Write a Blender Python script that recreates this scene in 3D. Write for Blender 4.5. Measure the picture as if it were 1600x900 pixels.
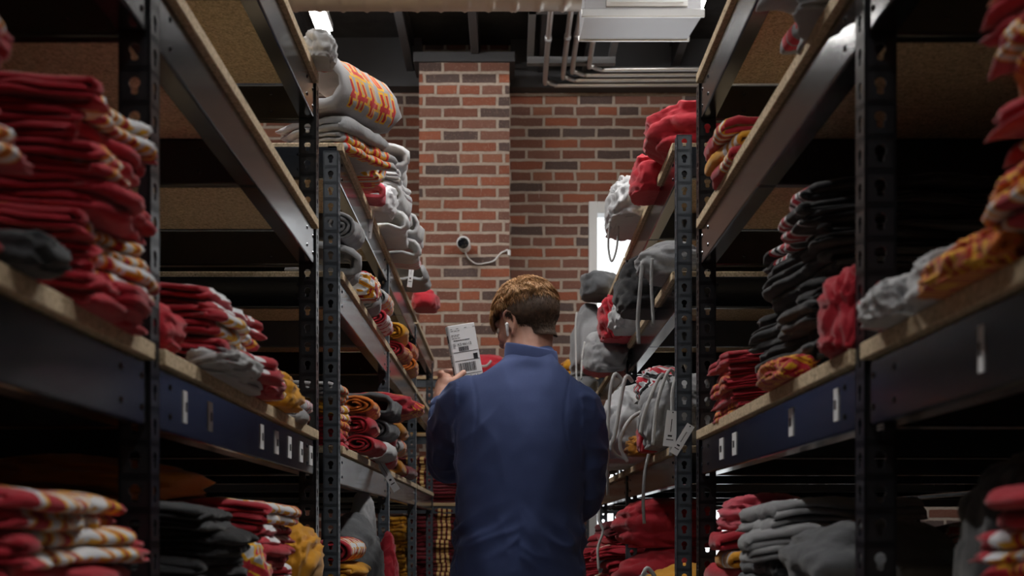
import bpy, bmesh, math, random
from mathutils import Vector, Matrix, noise, Euler

for o in list(bpy.data.objects):
    bpy.data.objects.remove(o)
SC = bpy.context.scene
COL = SC.collection
PI = math.pi
H = 1.12                       # eye height of the camera above the floor; heights below are given from the eye
# ------------------------------------------------------------------ camera, world, lights, exposure
cam_d = bpy.data.cameras.new('camera')
cam = bpy.data.objects.new('camera', cam_d)
COL.objects.link(cam)
cam.location = (0, 0, H)
cam.rotation_euler = (PI / 2, 0, 0)
cam_d.sensor_width = 36.0
cam_d.lens = 1905 / 1600 * 36.0
cam_d.shift_x = 0.0044
cam_d.shift_y = 0.2375
cam_d.clip_start = 0.02
cam_d.dof.use_dof = True
cam_d.dof.focus_distance = 3.2
cam_d.dof.aperture_fstop = 6.3
SC.camera = cam

world = bpy.data.worlds.new('world')
SC.world = world
world.use_nodes = True
wb = world.node_tree.nodes['Background']
wb.inputs[0].default_value = (0.93, 0.97, 1.0, 1)
wb.inputs[1].default_value = 2.2

SC.view_settings.view_transform = 'Standard'
SC.view_settings.look = 'None'
SC.view_settings.gamma = 1.0
SC.view_settings.use_curve_mapping = False
SC.view_settings.exposure = 0.25

TUBES = [(-1.02, 6.2, 3.885), (1.03, 6.02, 3.97), (-0.98, 3.1, 3.88), (1.02, 3.1, 3.88), (-0.98, 0.0, 3.88), (1.02, 0.0, 3.88), (0.0, -2.4, 3.88)]
TUBE_STRENGTH = (46, 46, 150, 150, 75, 75, 35)

# ------------------------------------------------------------------ small node helpers
class NT:
    def __init__(s, tree):
        s.t = tree; s.n = tree.nodes; s.l = tree.links
    def node(s, typ, **kw):
        n = s.n.new(typ)
        for k, v in kw.items(): setattr(n, k, v)
        return n
    def put(s, sock, v):
        if isinstance(v, bpy.types.NodeSocket): s.l.new(v, sock)
        elif v is not None: sock.default_value = v
    def m(s, op, a, b=None, c=None):
        n = s.node('ShaderNodeMath', operation=op)
        s.put(n.inputs[0], a)
        if b is not None: s.put(n.inputs[1], b)
        if c is not None: s.put(n.inputs[2], c)
        return n.outputs[0]
    def mix(s, f, a, b, blend='MIX'):
        n = s.node('ShaderNodeMix', data_type='RGBA', blend_type=blend)
        s.put(n.inputs['Factor'], f)
        s.put([i for i in n.inputs if i.name == 'A' and i.type == 'RGBA'][0], a)
        s.put([i for i in n.inputs if i.name == 'B' and i.type == 'RGBA'][0], b)
        return [o for o in n.outputs if o.type == 'RGBA'][0]
    def noise(s, vec, scale, detail=3.0, rough=.55, dist=0.0):
        n = s.node('ShaderNodeTexNoise')
        s.put(n.inputs['Vector'], vec)
        n.inputs['Scale'].default_value = scale; n.inputs['Detail'].default_value = detail
        n.inputs['Roughness'].default_value = rough; n.inputs['Distortion'].default_value = dist
        return n.outputs[0]
    def ramp(s, f, stops, interp='LINEAR'):
        n = s.node('ShaderNodeValToRGB')
        s.put(n.inputs[0], f)
        cr = n.color_ramp; cr.interpolation = interp
        while len(cr.elements) > 1: cr.elements.remove(cr.elements[-1])
        cr.elements[0].position = stops[0][0]; cr.elements[0].color = c4(stops[0][1])
        for p, c in stops[1:]:
            e = cr.elements.new(p); e.color = c4(c)
        return n.outputs[0]
    def bump(s, h, strength, dist=0.01, normal=None):
        n = s.node('ShaderNodeBump')
        n.inputs['Strength'].default_value = strength; n.inputs['Distance'].default_value = dist
        s.put(n.inputs['Height'], h)
        if normal is not None: s.put(n.inputs['Normal'], normal)
        return n.outputs[0]

def c4(c):
    if isinstance(c, (int, float)): return (c, c, c, 1)
    return (c[0], c[1], c[2], 1)

def mat(name, color=(.5, .5, .5), rough=.6, metal=0.0, **kw):
    m = bpy.data.materials.new(name); m.use_nodes = True
    b = m.node_tree.nodes['Principled BSDF']
    b.inputs['Base Color'].default_value = c4(color)
    b.inputs['Roughness'].default_value = rough
    b.inputs['Metallic'].default_value = metal
    for k, v in kw.items(): b.inputs[k].default_value = v
    return m, NT(m.node_tree), b

def coord(t, which='Object'):
    return t.node('ShaderNodeTexCoord').outputs[which]

# ---- painted and galvanised metal
def metal_paint(name, color, rough, spec=.5, metal=0.0, coat=0.0):
    m, t, b = mat(name, color, rough, metal)
    v = coord(t)
    n = t.noise(v, 5, 3, .5)
    n2 = t.noise(v, 160, 2, .5)
    col = t.mix(t.m('MULTIPLY', n, .55), c4(color), c4([min(1, c * 1.3 + .003) for c in color]))
    t.put(b.inputs['Base Color'], col)
    t.put(b.inputs['Roughness'], t.m('ADD', t.m('MULTIPLY', n, .08), rough - .04))
    b.inputs['Specular IOR Level'].default_value = spec
    b.inputs['Coat Weight'].default_value = coat
    b.inputs['Coat Roughness'].default_value = .1
    t.put(b.inputs['Normal'], t.bump(n2, .05, .002))
    return m
M = {}
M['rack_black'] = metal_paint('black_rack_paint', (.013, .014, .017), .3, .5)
M['beam_black'] = metal_paint('glossy_beam_paint', (.04, .043, .049), .2, .8, .8, .2)
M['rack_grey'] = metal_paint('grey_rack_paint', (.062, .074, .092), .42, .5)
M['beam_grey'] = metal_paint('grey_beam_paint', (.032, .036, .045), .2, .9, 1.0, .2)
M['galv'] = metal_paint('galvanised_steel', (.42, .42, .44), .5, .5, .6)
M['conduit'] = metal_paint('conduit_steel', (.6, .6, .6), .3, .5, .85)
M['duct'] = metal_paint('spiral_duct_steel', (.42, .38, .34), .38, .5, .8)
M['dark_steel'] = metal_paint('dark_joist_paint', (.045, .045, .05), .6)
M['strut'] = metal_paint('dull_strut_steel', (.13, .13, .135), .5)
M['white_paint'] = mat('white_paint', (.78, .79, .8), .5)[0]
M['white_plastic'] = mat('white_plastic', (.75, .76, .78), .3)[0]
M['black_glass'] = mat('black_lens', (.008, .009, .012), .08)[0]

# particle board
m, t, b = mat('particle_board', (.4, .27, .15), .8)
v = coord(t)
vo = t.node('ShaderNodeTexVoronoi'); vo.inputs['Scale'].default_value = 260; t.put(vo.inputs['Vector'], v)
spk = t.m('ADD', t.m('MULTIPLY', vo.outputs['Color'], .55), t.m('MULTIPLY', t.noise(v, 90, 4, .7), .5))
cc = t.ramp(spk, [(.12, (.2, .13, .07)), (.4, (.5, .38, .235)), (.62, (.64, .5, .33)), (.85, (.82, .67, .47))])
t.put(b.inputs['Base Color'], cc)
t.put(b.inputs['Normal'], t.bump(spk, .25, .002))
M['board'] = m
# clean pine / tan board edge of the far unit
M['tan'] = mat('tan_board', (.52, .36, .2), .7)[0]

# brick
m, t, b = mat('brick_wall', (.4, .15, .08), .85)
v = coord(t)
sx = t.node('ShaderNodeSeparateXYZ'); t.put(sx.inputs[0], v)
cx = t.node('ShaderNodeCombineXYZ'); t.put(cx.inputs[0], t.m('ADD', sx.outputs[0], sx.outputs[1])); t.put(cx.inputs[1], sx.outputs[2])
wob = t.node('ShaderNodeVectorMath', operation='ADD')
nz = t.node('ShaderNodeTexNoise'); t.put(nz.inputs['Vector'], cx.outputs[0]); nz.inputs['Scale'].default_value = 14; nz.inputs['Detail'].default_value = 4
sub = t.node('ShaderNodeVectorMath', operation='SUBTRACT'); t.put(sub.inputs[0], nz.outputs['Color']); sub.inputs[1].default_value = (.5, .5, .5)
scl = t.node('ShaderNodeVectorMath', operation='SCALE'); t.put(scl.inputs[0], sub.outputs[0]); scl.inputs['Scale'].default_value = .013
t.put(wob.inputs[0], cx.outputs[0]); t.put(wob.inputs[1], scl.outputs[0])
br = t.node('ShaderNodeTexBrick', offset=.5, offset_frequency=2, squash=.62, squash_frequency=6)
t.put(br.inputs['Vector'], wob.outputs[0])
br.inputs['Color1'].default_value = (0, 0, 0, 1); br.inputs['Color2'].default_value = (1, 1, 1, 1); br.inputs['Mortar'].default_value = (.5, .5, .5, 1)
br.inputs['Scale'].default_value = 1.0; br.inputs['Brick Width'].default_value = .226; br.inputs['Row Height'].default_value = .0705
br.inputs['Mortar Size'].default_value = .0105; br.inputs['Mortar Smooth'].default_value = .25; br.inputs['Bias'].default_value = 0
bc = t.ramp(br.outputs['Color'], [(0, (.075, .055, .052)), (.14, (.20, .072, .045)), (.3, (.30, .085, .043)), (.46, (.235, .10, .07)), (.6, (.37, .105, .05)), (.74, (.17, .075, .055)), (.87, (.33, .125, .07)), (.95, (.09, .072, .07))], 'CONSTANT')
n1 = t.noise(v, 40, 6, .7); n2 = t.noise(v, 2.2, 4, .6); n3 = t.noise(v, 130, 3, .6)
bc = t.mix(t.m('MULTIPLY', n1, .6), bc, (.13, .06, .045, 1))
bc = t.mix(t.m('MULTIPLY', t.m('GREATER_THAN', n3, .63), .4), bc, (.5, .36, .28, 1))
mo = t.mix(n1, (.26, .2, .165, 1), (.6, .5, .42, 1))
col = t.mix(br.outputs['Fac'], bc, mo)
# pale mortar drips running down the wall
drv = t.node('ShaderNodeMapping'); t.put(drv.inputs['Vector'], cx.outputs[0]); drv.inputs['Scale'].default_value = (9, 1.1, 1)
drip = t.m('MULTIPLY', t.m('GREATER_THAN', t.noise(drv.outputs[0], 1.0, 5, .7), .67), .45)
col = t.mix(drip, col, (.5, .45, .4, 1))
t.put(b.inputs['Base Color'], col)
hgt = t.m('ADD', t.m('MULTIPLY', t.m('SUBTRACT', 1.0, br.outputs['Fac']), 1.0), t.m('MULTIPLY', n1, .5))
t.put(b.inputs['Normal'], t.bump(hgt, .9, .008))
M['brick'] = m
# floor and dark walls
m, t, b = mat('concrete_floor', (.2, .19, .18), .55)
v = coord(t)
t.put(b.inputs['Base Color'], t.ramp(t.noise(v, 3, 6, .65), [(.3, (.22, .21, .2)), (.7, (.42, .40, .38))]))
M['floor'] = m
m, t, b = mat('dark_plaster', (.1, .1, .1), .9)
t.put(b.inputs['Base Color'], t.ramp(t.noise(coord(t), 4, 5, .6), [(.3, (.018, .018, .02)), (.7, (.035, .035, .038))]))
M['darkwall'] = m
M['frontwall'] = mat('pale_plaster', (.2, .19, .18), .9)[0]
m, t, b = mat('dark_ceiling_deck', (.03, .03, .032), .9)
t.put(b.inputs['Base Color'], t.ramp(t.noise(coord(t), 6, 5, .6), [(.3, (.018, .018, .02)), (.7, (.045, .045, .048))]))
M['deck'] = m
m = bpy.data.materials.new('lamp_tube_glow'); m.use_nodes = True
bb = m.node_tree.nodes['Principled BSDF']
bb.inputs['Emission Color'].default_value = (1, .97, .93, 1)
def glow(k):
    if ('glow', k) not in M:
        q = M0.copy(); q.node_tree.nodes['Principled BSDF'].inputs['Emission Strength'].default_value = k; M[('glow', k)] = q
    return M[('glow', k)]
M0 = m
m = bpy.data.materials.new('window_glass'); m.use_nodes = True
bb = m.node_tree.nodes['Principled BSDF']
bb.inputs['Transmission Weight'].default_value = 1.0; bb.inputs['Roughness'].default_value = 0.0; bb.inputs['IOR'].default_value = 1.02
M['glass'] = m

# ---- fabric prints
def letter_group():
    g = bpy.data.node_groups.new('letter_print', 'ShaderNodeTree')
    g.interface.new_socket('Vector', in_out='INPUT', socket_type='NodeSocketVector')
    for nm, dv in (('Width', .055), ('Height', .07), ('Seed', 0.0), ('Top', .5)):
        s = g.interface.new_socket(nm, in_out='INPUT', socket_type='NodeSocketFloat'); s.default_value = dv
    g.interface.new_socket('Fill', in_out='OUTPUT', socket_type='NodeSocketFloat')
    g.interface.new_socket('Edge', in_out='OUTPUT', socket_type='NodeSocketFloat')
    t = NT(g)
    gi = t.node('NodeGroupInput'); go = t.node('NodeGroupOutput')
    sp = t.node('ShaderNodeSeparateXYZ'); t.put(sp.inputs[0], gi.outputs['Vector'])
    U = t.m('ADD', t.m('DIVIDE', sp.outputs[0], gi.outputs['Width']), t.m('MULTIPLY', gi.outputs['Seed'], 7.31))
    V = t.m('ADD', t.m('DIVIDE', sp.outputs[1], gi.outputs['Height']), t.m('MULTIPLY', gi.outputs['Seed'], 0.0))
    U = t.m('ADD', U, t.m('MULTIPLY', V, .18))
    cu = t.m('FLOOR', U); cv = t.m('FLOOR', V)
    p = t.m('SUBTRACT', t.m('SUBTRACT', U, cu), .5); q = t.m('SUBTRACT', t.m('SUBTRACT', V, cv), .5)
    def wn(off):
        c = t.node('ShaderNodeCombineXYZ'); t.put(c.inputs[0], cu); t.put(c.inputs[1], cv); t.put(c.inputs[2], t.m('ADD', gi.outputs['Seed'], off))
        w = t.node('ShaderNodeTexWhiteNoise', noise_dimensions='3D'); t.put(w.inputs['Vector'], c.outputs[0]); return w.outputs['Value']
    r1, r2, r3 = wn(.1), wn(.37), wn(.77)
    s1 = t.m('MULTIPLY', t.m('SUBTRACT', t.m('ROUND', t.m('MULTIPLY', r1, 2.0)), 1.0), .5)
    d1 = t.m('ABSOLUTE', t.m('ADD', p, .26))
    d2 = t.m('ABSOLUTE', t.m('SUBTRACT', p, t.m('ADD', t.m('MULTIPLY', q, s1), .1)))
    o3 = t.m('SUBTRACT', t.m('MULTIPLY', t.m('ROUND', t.m('MULTIPLY', r2, 2.0)), .34), .34)
    d3 = t.m('ADD', t.m('ABSOLUTE', t.m('SUBTRACT', q, o3)), t.m('MULTIPLY', t.m('GREATER_THAN', r3, .75), .3))
    d = t.m('MINIMUM', t.m('MINIMUM', d1, d2), d3)
    box = t.m('SUBTRACT', t.m('MAXIMUM', t.m('ABSOLUTE', p), t.m('ABSOLUTE', q)), .42)
    d = t.m('MAXIMUM', t.m('SUBTRACT', d, .08), box)
    inband = t.m('MULTIPLY', t.m('GREATER_THAN', V, 0.0), t.m('LESS_THAN', V, gi.outputs['Top']))
    inband = t.m('MULTIPLY', inband, t.m('LESS_THAN', t.m('ABSOLUTE', sp.outputs[0]), .115))
    t.put(go.inputs['Fill'], t.m('MULTIPLY', t.m('LESS_THAN', d, 0.0), inband))
    t.put(go.inputs['Edge'], t.m('MULTIPLY', t.m('LESS_THAN', d, .07), inband))
    return g
LG = letter_group()

def fabric(name, base, fill=None, edge=None, mode=None, w=.055, h=.07, rows=2, off=.03, weave=.35, rough=.92, base2=None):
    m, t, b = mat(name, base, rough)
    b.inputs['Sheen Weight'].default_value = .25
    b.inputs['Sheen Roughness'].default_value = .5
    b.inputs['Specular IOR Level'].default_value = .15
    oc = coord(t)
    oi = t.node('ShaderNodeObjectInfo').outputs['Random']
    n = t.noise(oc, 22, 4, .6)
    heath = t.noise(oc, 420, 2, .7)
    dark = [c * .78 for c in base]
    col = t.mix(t.m('MULTIPLY', n, .8), c4(base), c4(base2 or dark))
    col = t.mix(t.m('MULTIPLY', heath, .3), col, c4([c * .62 for c in base]))
    uv = t.node('ShaderNodeUVMap', uv_map='UVMap').outputs[0]
    sp = t.node('ShaderNodeSeparateXYZ'); t.put(sp.inputs[0], uv)
    if mode in ('letters', 'both'):
        mp = t.node('ShaderNodeMapping'); t.put(mp.inputs['Vector'], uv); mp.inputs['Location'].default_value = (0, off, 0)
        g = t.node('ShaderNodeGroup'); g.node_tree = LG
        t.put(g.inputs['Vector'], mp.outputs[0]); g.inputs['Width'].default_value = w; g.inputs['Height'].default_value = h
        t.put(g.inputs['Seed'], t.m('FLOOR', t.m('MULTIPLY', oi, 17.0))); g.inputs['Top'].default_value = rows
        col = t.mix(g.outputs['Edge'], col, c4(edge)); col = t.mix(g.outputs['Fill'], col, c4(fill))
    if mode in ('stripes', 'both'):
        # sleeve stripes running across the fold near one end
        k = t.m('MULTIPLY', sp.outputs[0], 1.0)
        band = t.m('MULTIPLY', t.m('GREATER_THAN', k, .02 if mode == 'stripes' else .088), t.m('LESS_THAN', k, .125))
        ph = t.m('FRACT', t.m('DIVIDE', k, .034))
        s1 = t.m('MULTIPLY', band, t.m('LESS_THAN', ph, .6)); s2 = t.m('MULTIPLY', band, t.m('LESS_THAN', t.m('ABSOLUTE', t.m('SUBTRACT', ph, .3)), .14))
        col = t.mix(s1, col, c4(base if mode == 'both' else edge)); col = t.mix(s2, col, c4(edge if mode == 'both' else fill))
    t.put(b.inputs['Base Color'], col)
    hh = t.m('ADD', t.m('MULTIPLY', t.noise(oc, 700, 2, .6), .25), t.m('MULTIPLY', t.noise(oc, 38, 5, .6, .6), 1.0))
    t.put(b.inputs['Normal'], t.bump(hh, weave, .008))
    return m
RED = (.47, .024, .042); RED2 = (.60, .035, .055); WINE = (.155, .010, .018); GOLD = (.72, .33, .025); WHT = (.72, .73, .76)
GREY = (.33, .335, .35); LGREY = (.58, .59, .61); CHAR = (.045, .047, .052); BLK = (.014, .014, .017); YEL = (.78, .42, .03)
F = {
 'red': fabric('red_cotton', RED), 'bright_red': fabric('bright_red_fleece', RED2),
 'red_print': fabric('red_cotton_printed', RED, WHT, GOLD, 'letters'),
 'red_gold': fabric('red_cotton_gold_letters', RED, RED, YEL, 'letters', .05, .055, 3),
 'red_white': fabric('red_cotton_white_letters', RED, WHT, WHT, 'letters', .07, .085, 1.0, .0),
 'red_stripe': fabric('red_cotton_gold_stripes', RED, WHT, YEL, 'stripes'),
 'red_both': fabric('red_cotton_letters_and_stripes', RED, WHT, YEL, 'both'),
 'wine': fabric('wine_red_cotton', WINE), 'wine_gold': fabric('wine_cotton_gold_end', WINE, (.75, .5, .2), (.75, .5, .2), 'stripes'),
 'gold': fabric('gold_cotton', GOLD), 'gold_stripe': fabric('gold_cotton_white_stripes', GOLD, WHT, WHT, 'stripes'),
 'gold_red': fabric('gold_cotton_red_letters', YEL, (.5, .03, .03), WHT, 'letters', .06, .06, 3),
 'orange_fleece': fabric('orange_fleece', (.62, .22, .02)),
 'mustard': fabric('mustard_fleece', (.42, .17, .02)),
 'orange': fabric('orange_knit', (.62, .16, .02), YEL, (.5, .03, .03), 'letters', .04, .04, 4),
 'grey': fabric('heather_grey_fleece', GREY), 'light_grey': fabric('pale_grey_fleece', LGREY), 
 'grey_print': fabric('grey_fleece_red_letters', (.40, .40, .415), (.55, .03, .03), YEL, 'letters', .06, .075, 3, .05),
 'grey_red': fabric('grey_fleece_red_print', GREY, RED2, RED2, 'letters', .07, .05, 2),
 'grey_stripe': fabric('grey_fleece_red_stripe', LGREY, WHT, RED2, 'stripes'),
 'charcoal': fabric('charcoal_fleece', CHAR), 'dark_grey': fabric('dark_grey_fleece', (.11, .115, .125)),
 'black': fabric('black_fleece', BLK), 'black_print': fabric('black_fleece_red_letters', BLK, RED, WHT, 'letters', .08, .07, 3),
 'blue': fabric('blue_tie_dye', (.12, .3, .62), WHT, WHT, None, base2=(.7, .78, .88)),
 'white': fabric('white_cotton', WHT), 'white_gold': fabric('white_cotton_mixed', LGREY, RED2, YEL, 'both'),
 'pink': fabric('washed_red_cotton', (.62, .09, .13)),
}
M['cord'] = fabric('white_cord', (.62, .62, .62), weave=.6)
M['cordgrey'] = fabric('grey_cord', (.4, .4, .41), weave=.6)

# ------------------------------------------------------------------ object helpers
def link(name, me, m=None, parent=None, loc=None):
    o = bpy.data.objects.new(name, me)
    COL.objects.link(o)
    if m is not None and me is not None and len(me.materials) == 0: me.materials.append(m)
    if parent is not None: o.parent = parent
    if loc is not None: o.location = loc
    return o
def tag(o, label=None, cat=None, group=None, kind=None):
    if label: o['label'] = label
    if cat: o['category'] = cat
    if group: o['group'] = group
    if kind: o['kind'] = kind
    return o
def empty(name, loc=(0, 0, 0), rz=0):
    o = bpy.data.objects.new(name, None); COL.objects.link(o); o.location = loc; o.rotation_euler = (0, 0, rz); o.empty_display_size = .05
    return o
def mesh_from(name, verts, faces, smooth=True, uvs=None):
    me = bpy.data.meshes.new(name)
    me.from_pydata(verts, [], faces)
    if smooth:
        me.polygons.foreach_set('use_smooth', [True] * len(me.polygons))
    if uvs is not None:
        l = me.uv_layers.new(name='UVMap')
        for lp in me.loops: l.data[lp.index].uv = uvs[lp.vertex_index]
    me.validate(); me.update()
    return me
def bm_mesh(name, bm, smooth=False, recalc=True):
    if recalc: bmesh.ops.recalc_face_normals(bm, faces=bm.faces)
    me = bpy.data.meshes.new(name); bm.to_mesh(me); bm.free()
    if smooth: me.polygons.foreach_set('use_smooth', [True] * len(me.polygons))
    return me
def bbox(bm, lo, hi, bevel=0.0, seg=1):
    r = bmesh.ops.create_cube(bm, size=1)
    vs = r['verts']
    for v in vs:
        v.co = Vector([lo[i] + (v.co[i] + .5) * (hi[i] - lo[i]) for i in range(3)])
    if bevel:
        es = list({e for v in vs for e in v.link_edges})
        bmesh.ops.bevel(bm, geom=es, offset=bevel, segments=seg, affect='EDGES', profile=.5)
def box(name, lo, hi, m, parent=None, bevel=0.0, seg=1):
    bm = bmesh.new(); bbox(bm, lo, hi, bevel, seg)
    return link(name, bm_mesh(name, bm), m, parent)
def tube_data(pts, rad, seg=10, closed_ends=True):
    pts = [Vector(p) for p in pts]; n = len(pts)
    rads = rad if isinstance(rad, (list, tuple)) else [rad] * n
    verts = []; faces = []
    up = None
    for i, p in enumerate(pts):
        d = (pts[min(i + 1, n - 1)] - pts[max(i - 1, 0)])
        d = d.normalized() if d.length > 1e-9 else Vector((0, 0, 1))
        if up is None: up = d.orthogonal().normalized()
        up = (up - d * up.dot(d)); up = up.normalized() if up.length > 1e-6 else d.orthogonal().normalized()
        s = d.cross(up)
        for k in range(seg):
            a = 2 * PI * k / seg
            verts.append(p + (up * math.cos(a) + s * math.sin(a)) * rads[i])
    for i in range(n - 1):
        for k in range(seg):
            faces.append((i * seg + k, i * seg + (k + 1) % seg, (i + 1) * seg + (k + 1) % seg, (i + 1) * seg + k))
    if closed_ends:
        faces.append(tuple(range(seg))[::-1]); faces.append(tuple((n - 1) * seg + k for k in range(seg)))
    return verts, faces
def smooth_path(pts, sub=6):
    pts = [Vector(p) for p in pts]; out = []
    for i in range(len(pts) - 1):
        p0 = pts[max(i - 1, 0)]; p1 = pts[i]; p2 = pts[i + 1]; p3 = pts[min(i + 2, len(pts) - 1)]
        for k in range(sub):
            u = k / sub
            out.append(.5 * ((2 * p1) + (p2 - p0) * u + (2 * p0 - 5 * p1 + 4 * p2 - p3) * u * u + (-p0 + 3 * p1 - 3 * p2 + p3) * u ** 3))
    out.append(pts[-1])
    return out
def tube(name, pts, rad, m, parent=None, seg=10, sub=0):
    if sub: pts = smooth_path(pts, sub)
    v, f = tube_data(pts, rad, seg)
    return link(name, mesh_from(name, v, f), m, parent)

# ------------------------------------------------------------------ the setting
WALL_Y = 7.9; PIL_Y = 7.52; CEIL = H + 3.15
XL, XR, YB = -3.6, 4.6, -4.5
bm = bmesh.new(); bbox(bm, (XL, YB, -.1), (XR, WALL_Y + .3, 0)); tag(link('floor', bm_mesh('floor', bm), M['floor']), kind='structure')
bm = bmesh.new(); bbox(bm, (XL, YB, CEIL), (XR, WALL_Y + .3, CEIL + .1)); tag(link('ceiling', bm_mesh('ceiling', bm), M['deck']), kind='structure')
bm = bmesh.new(); bbox(bm, (XL - .1, YB, 0), (XL, WALL_Y + .3, CEIL)); tag(link('wall_left', bm_mesh('w', bm), M['darkwall']), kind='structure')
bm = bmesh.new(); bbox(bm, (XR, YB, 0), (XR + .1, WALL_Y + .3, CEIL)); tag(link('wall_right', bm_mesh('w', bm), M['darkwall']), kind='structure')
bm = bmesh.new(); bbox(bm, (XL, YB - .1, 0), (XR, YB, CEIL)); tag(link('wall_front', bm_mesh('w', bm), M['frontwall']), kind='structure')
# brick back wall with the window opening cut out, and the pilaster standing in front of it
WX0, WX1, WZ0, WZ1 = .525, 1.5, H - .55, H + 2.13
VX0, VX1, VZ0, VZ1 = 1.75, 2.5, H - .05, H + .28
bm = bmesh.new()
for lo, hi in (((XL, WALL_Y, 0), (WX0, WALL_Y + .3, CEIL)), ((WX1, WALL_Y, 0), (VX0, WALL_Y + .3, CEIL)), ((VX1, WALL_Y, 0), (XR, WALL_Y + .3, CEIL)), ((VX0, WALL_Y, 0), (VX1, WALL_Y + .3, VZ0)), ((VX0, WALL_Y, VZ1), (VX1, WALL_Y + .3, CEIL)), ((WX0, WALL_Y, 0), (WX1, WALL_Y + .3, WZ0)), ((WX0, WALL_Y, WZ1), (WX1, WALL_Y + .3, CEIL))):
    bbox(bm, lo, hi)
tag(link('wall_back', bm_mesh('w', bm), M['brick']), kind='structure')
bm = bmesh.new(); bbox(bm, (-.545, PIL_Y, 0), (.012, WALL_Y + .05, CEIL - .26)); tag(link('trim_1', bm_mesh('pilaster', bm), M['brick']), 'brick pilaster in the middle of the back wall', kind='structure')
bm = bmesh.new(); bbox(bm, (XL, WALL_Y - .12, H + 2.84), (-.55, WALL_Y - .0, CEIL)); bbox(bm, (.02, WALL_Y - .1, H + 2.84), (XR, WALL_Y, CEIL)); bbox(bm, (-.58, PIL_Y - .02, CEIL - .26), (.045, PIL_Y + .3, CEIL - .2))
tag(link('trim_2', bm_mesh('ledger', bm), M['dark_steel']), 'dark ledger beam along the top of the brick', kind='structure')
# window
win = tag(empty('window_1', (WX0, WALL_Y, WZ0)), 'white framed window glaring with daylight at the right of the brick wall', kind='structure')
W, Hh = WX1 - WX0, WZ1 - WZ0
bm = bmesh.new()
for lo, hi in (((0, -.03, 0), (.055, .1, Hh)), ((W - .055, -.03, 0), (W, .1, Hh)), ((.055, -.03, Hh - .075), (W - .055, .1, Hh)), ((.055, -.03, 0), (W - .055, .1, .07)), ((W / 2 - .025, 0, .07), (W / 2 + .025, .09, Hh - .075))):
    bbox(bm, lo, hi, .004)
link('window_frame', bm_mesh('window_frame', bm), M['white_paint'], win)
bm = bmesh.new(); bbox(bm, (.055, .05, .07), (W - .055, .056, Hh - .075)); link('pane', bm_mesh('pane', bm), M['glass'], win)
win2 = tag(empty('window_2', (VX0, WALL_Y, VZ0)), 'low window added for the slit of light through the right hand racks', kind='structure')  # opening and pane added to give a bright slit between the shelves
W, Hh = VX1 - VX0, VZ1 - VZ0
bm = bmesh.new()
for lo, hi in (((0, -.03, 0), (.05, .1, Hh)), ((W - .05, -.03, 0), (W, .1, Hh)), ((.05, -.03, Hh - .05), (W - .05, .1, Hh)), ((.05, -.03, 0), (W - .05, .1, .05)), ((W / 2 - .02, 0, .05), (W / 2 + .02, .09, Hh - .05))): bbox(bm, lo, hi, .004)
link('window_frame', bm_mesh('window_frame', bm), M['white_paint'], win2)
bm = bmesh.new(); bbox(bm, (.05, .05, .05), (W - .05, .056, Hh - .05)); link('pane', bm_mesh('pane', bm), M['glass'], win2)
# ceiling joists (open web bars seen from below)
for i, x in enumerate((-2.6, -1.9, -1.25, -.62, -.2, .22, .5, 1.06, 1.7, 2.4)):
    bm = bmesh.new()
    bbox(bm, (x - .025, YB, CEIL - .05), (x + .025, WALL_Y, CEIL)); bbox(bm, (x - .008, YB, CEIL - .2), (x + .008, WALL_Y, CEIL - .04)); bbox(bm, (x - .025, YB, CEIL - .215), (x + .025, WALL_Y, CEIL - .2), .003)
    tag(link('ceiling_joist', bm_mesh('joist', bm), M['dark_steel']), 'dark painted ceiling joist running towards the brick wall', 'ceiling joist', 'dark ceiling joists')
# ------------------------------------------------------------------ lamps
def lamp(x, y, z, idx, visible_label):
    root = tag(empty('tube_lamp', (x, y, z)), visible_label, 'lamp')
    bm = bmesh.new(); bbox(bm, (-.045, -.62, .03), (.045, .62, .075), .006, 2); link('housing', bm_mesh('housing', bm), M['white_paint'], root)
    v, f = tube_data([(0, -.6, 0), (0, .6, 0)], .032, 16)
    link('tube', mesh_from('tube', v, f), glow(TUBE_STRENGTH[idx]), root)
    for s in (-.4, .4):
        v, f = tube_data([(0, s, .07), (0, s, CEIL - z)], .004, 6); link('hanger', mesh_from('hanger', v, f), M['galv'], root)
LL = ['glowing tube lamp under the ceiling at the upper left', 'tube lamp hidden behind the sheet metal duct box', 'added unseen tube lamp above the left shelving by the person', 'added unseen tube lamp above the right shelving by the person', 'added unseen tube lamp above the left shelving next to the camera', 'added unseen tube lamp above the right shelving next to the camera', 'added unseen tube lamp hanging behind the camera']  # all but the wall-end pair are unseen, added to light clothes and person
for i, (x, y, z) in enumerate(TUBES): lamp(x, y, z, i, LL[i])

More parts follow.
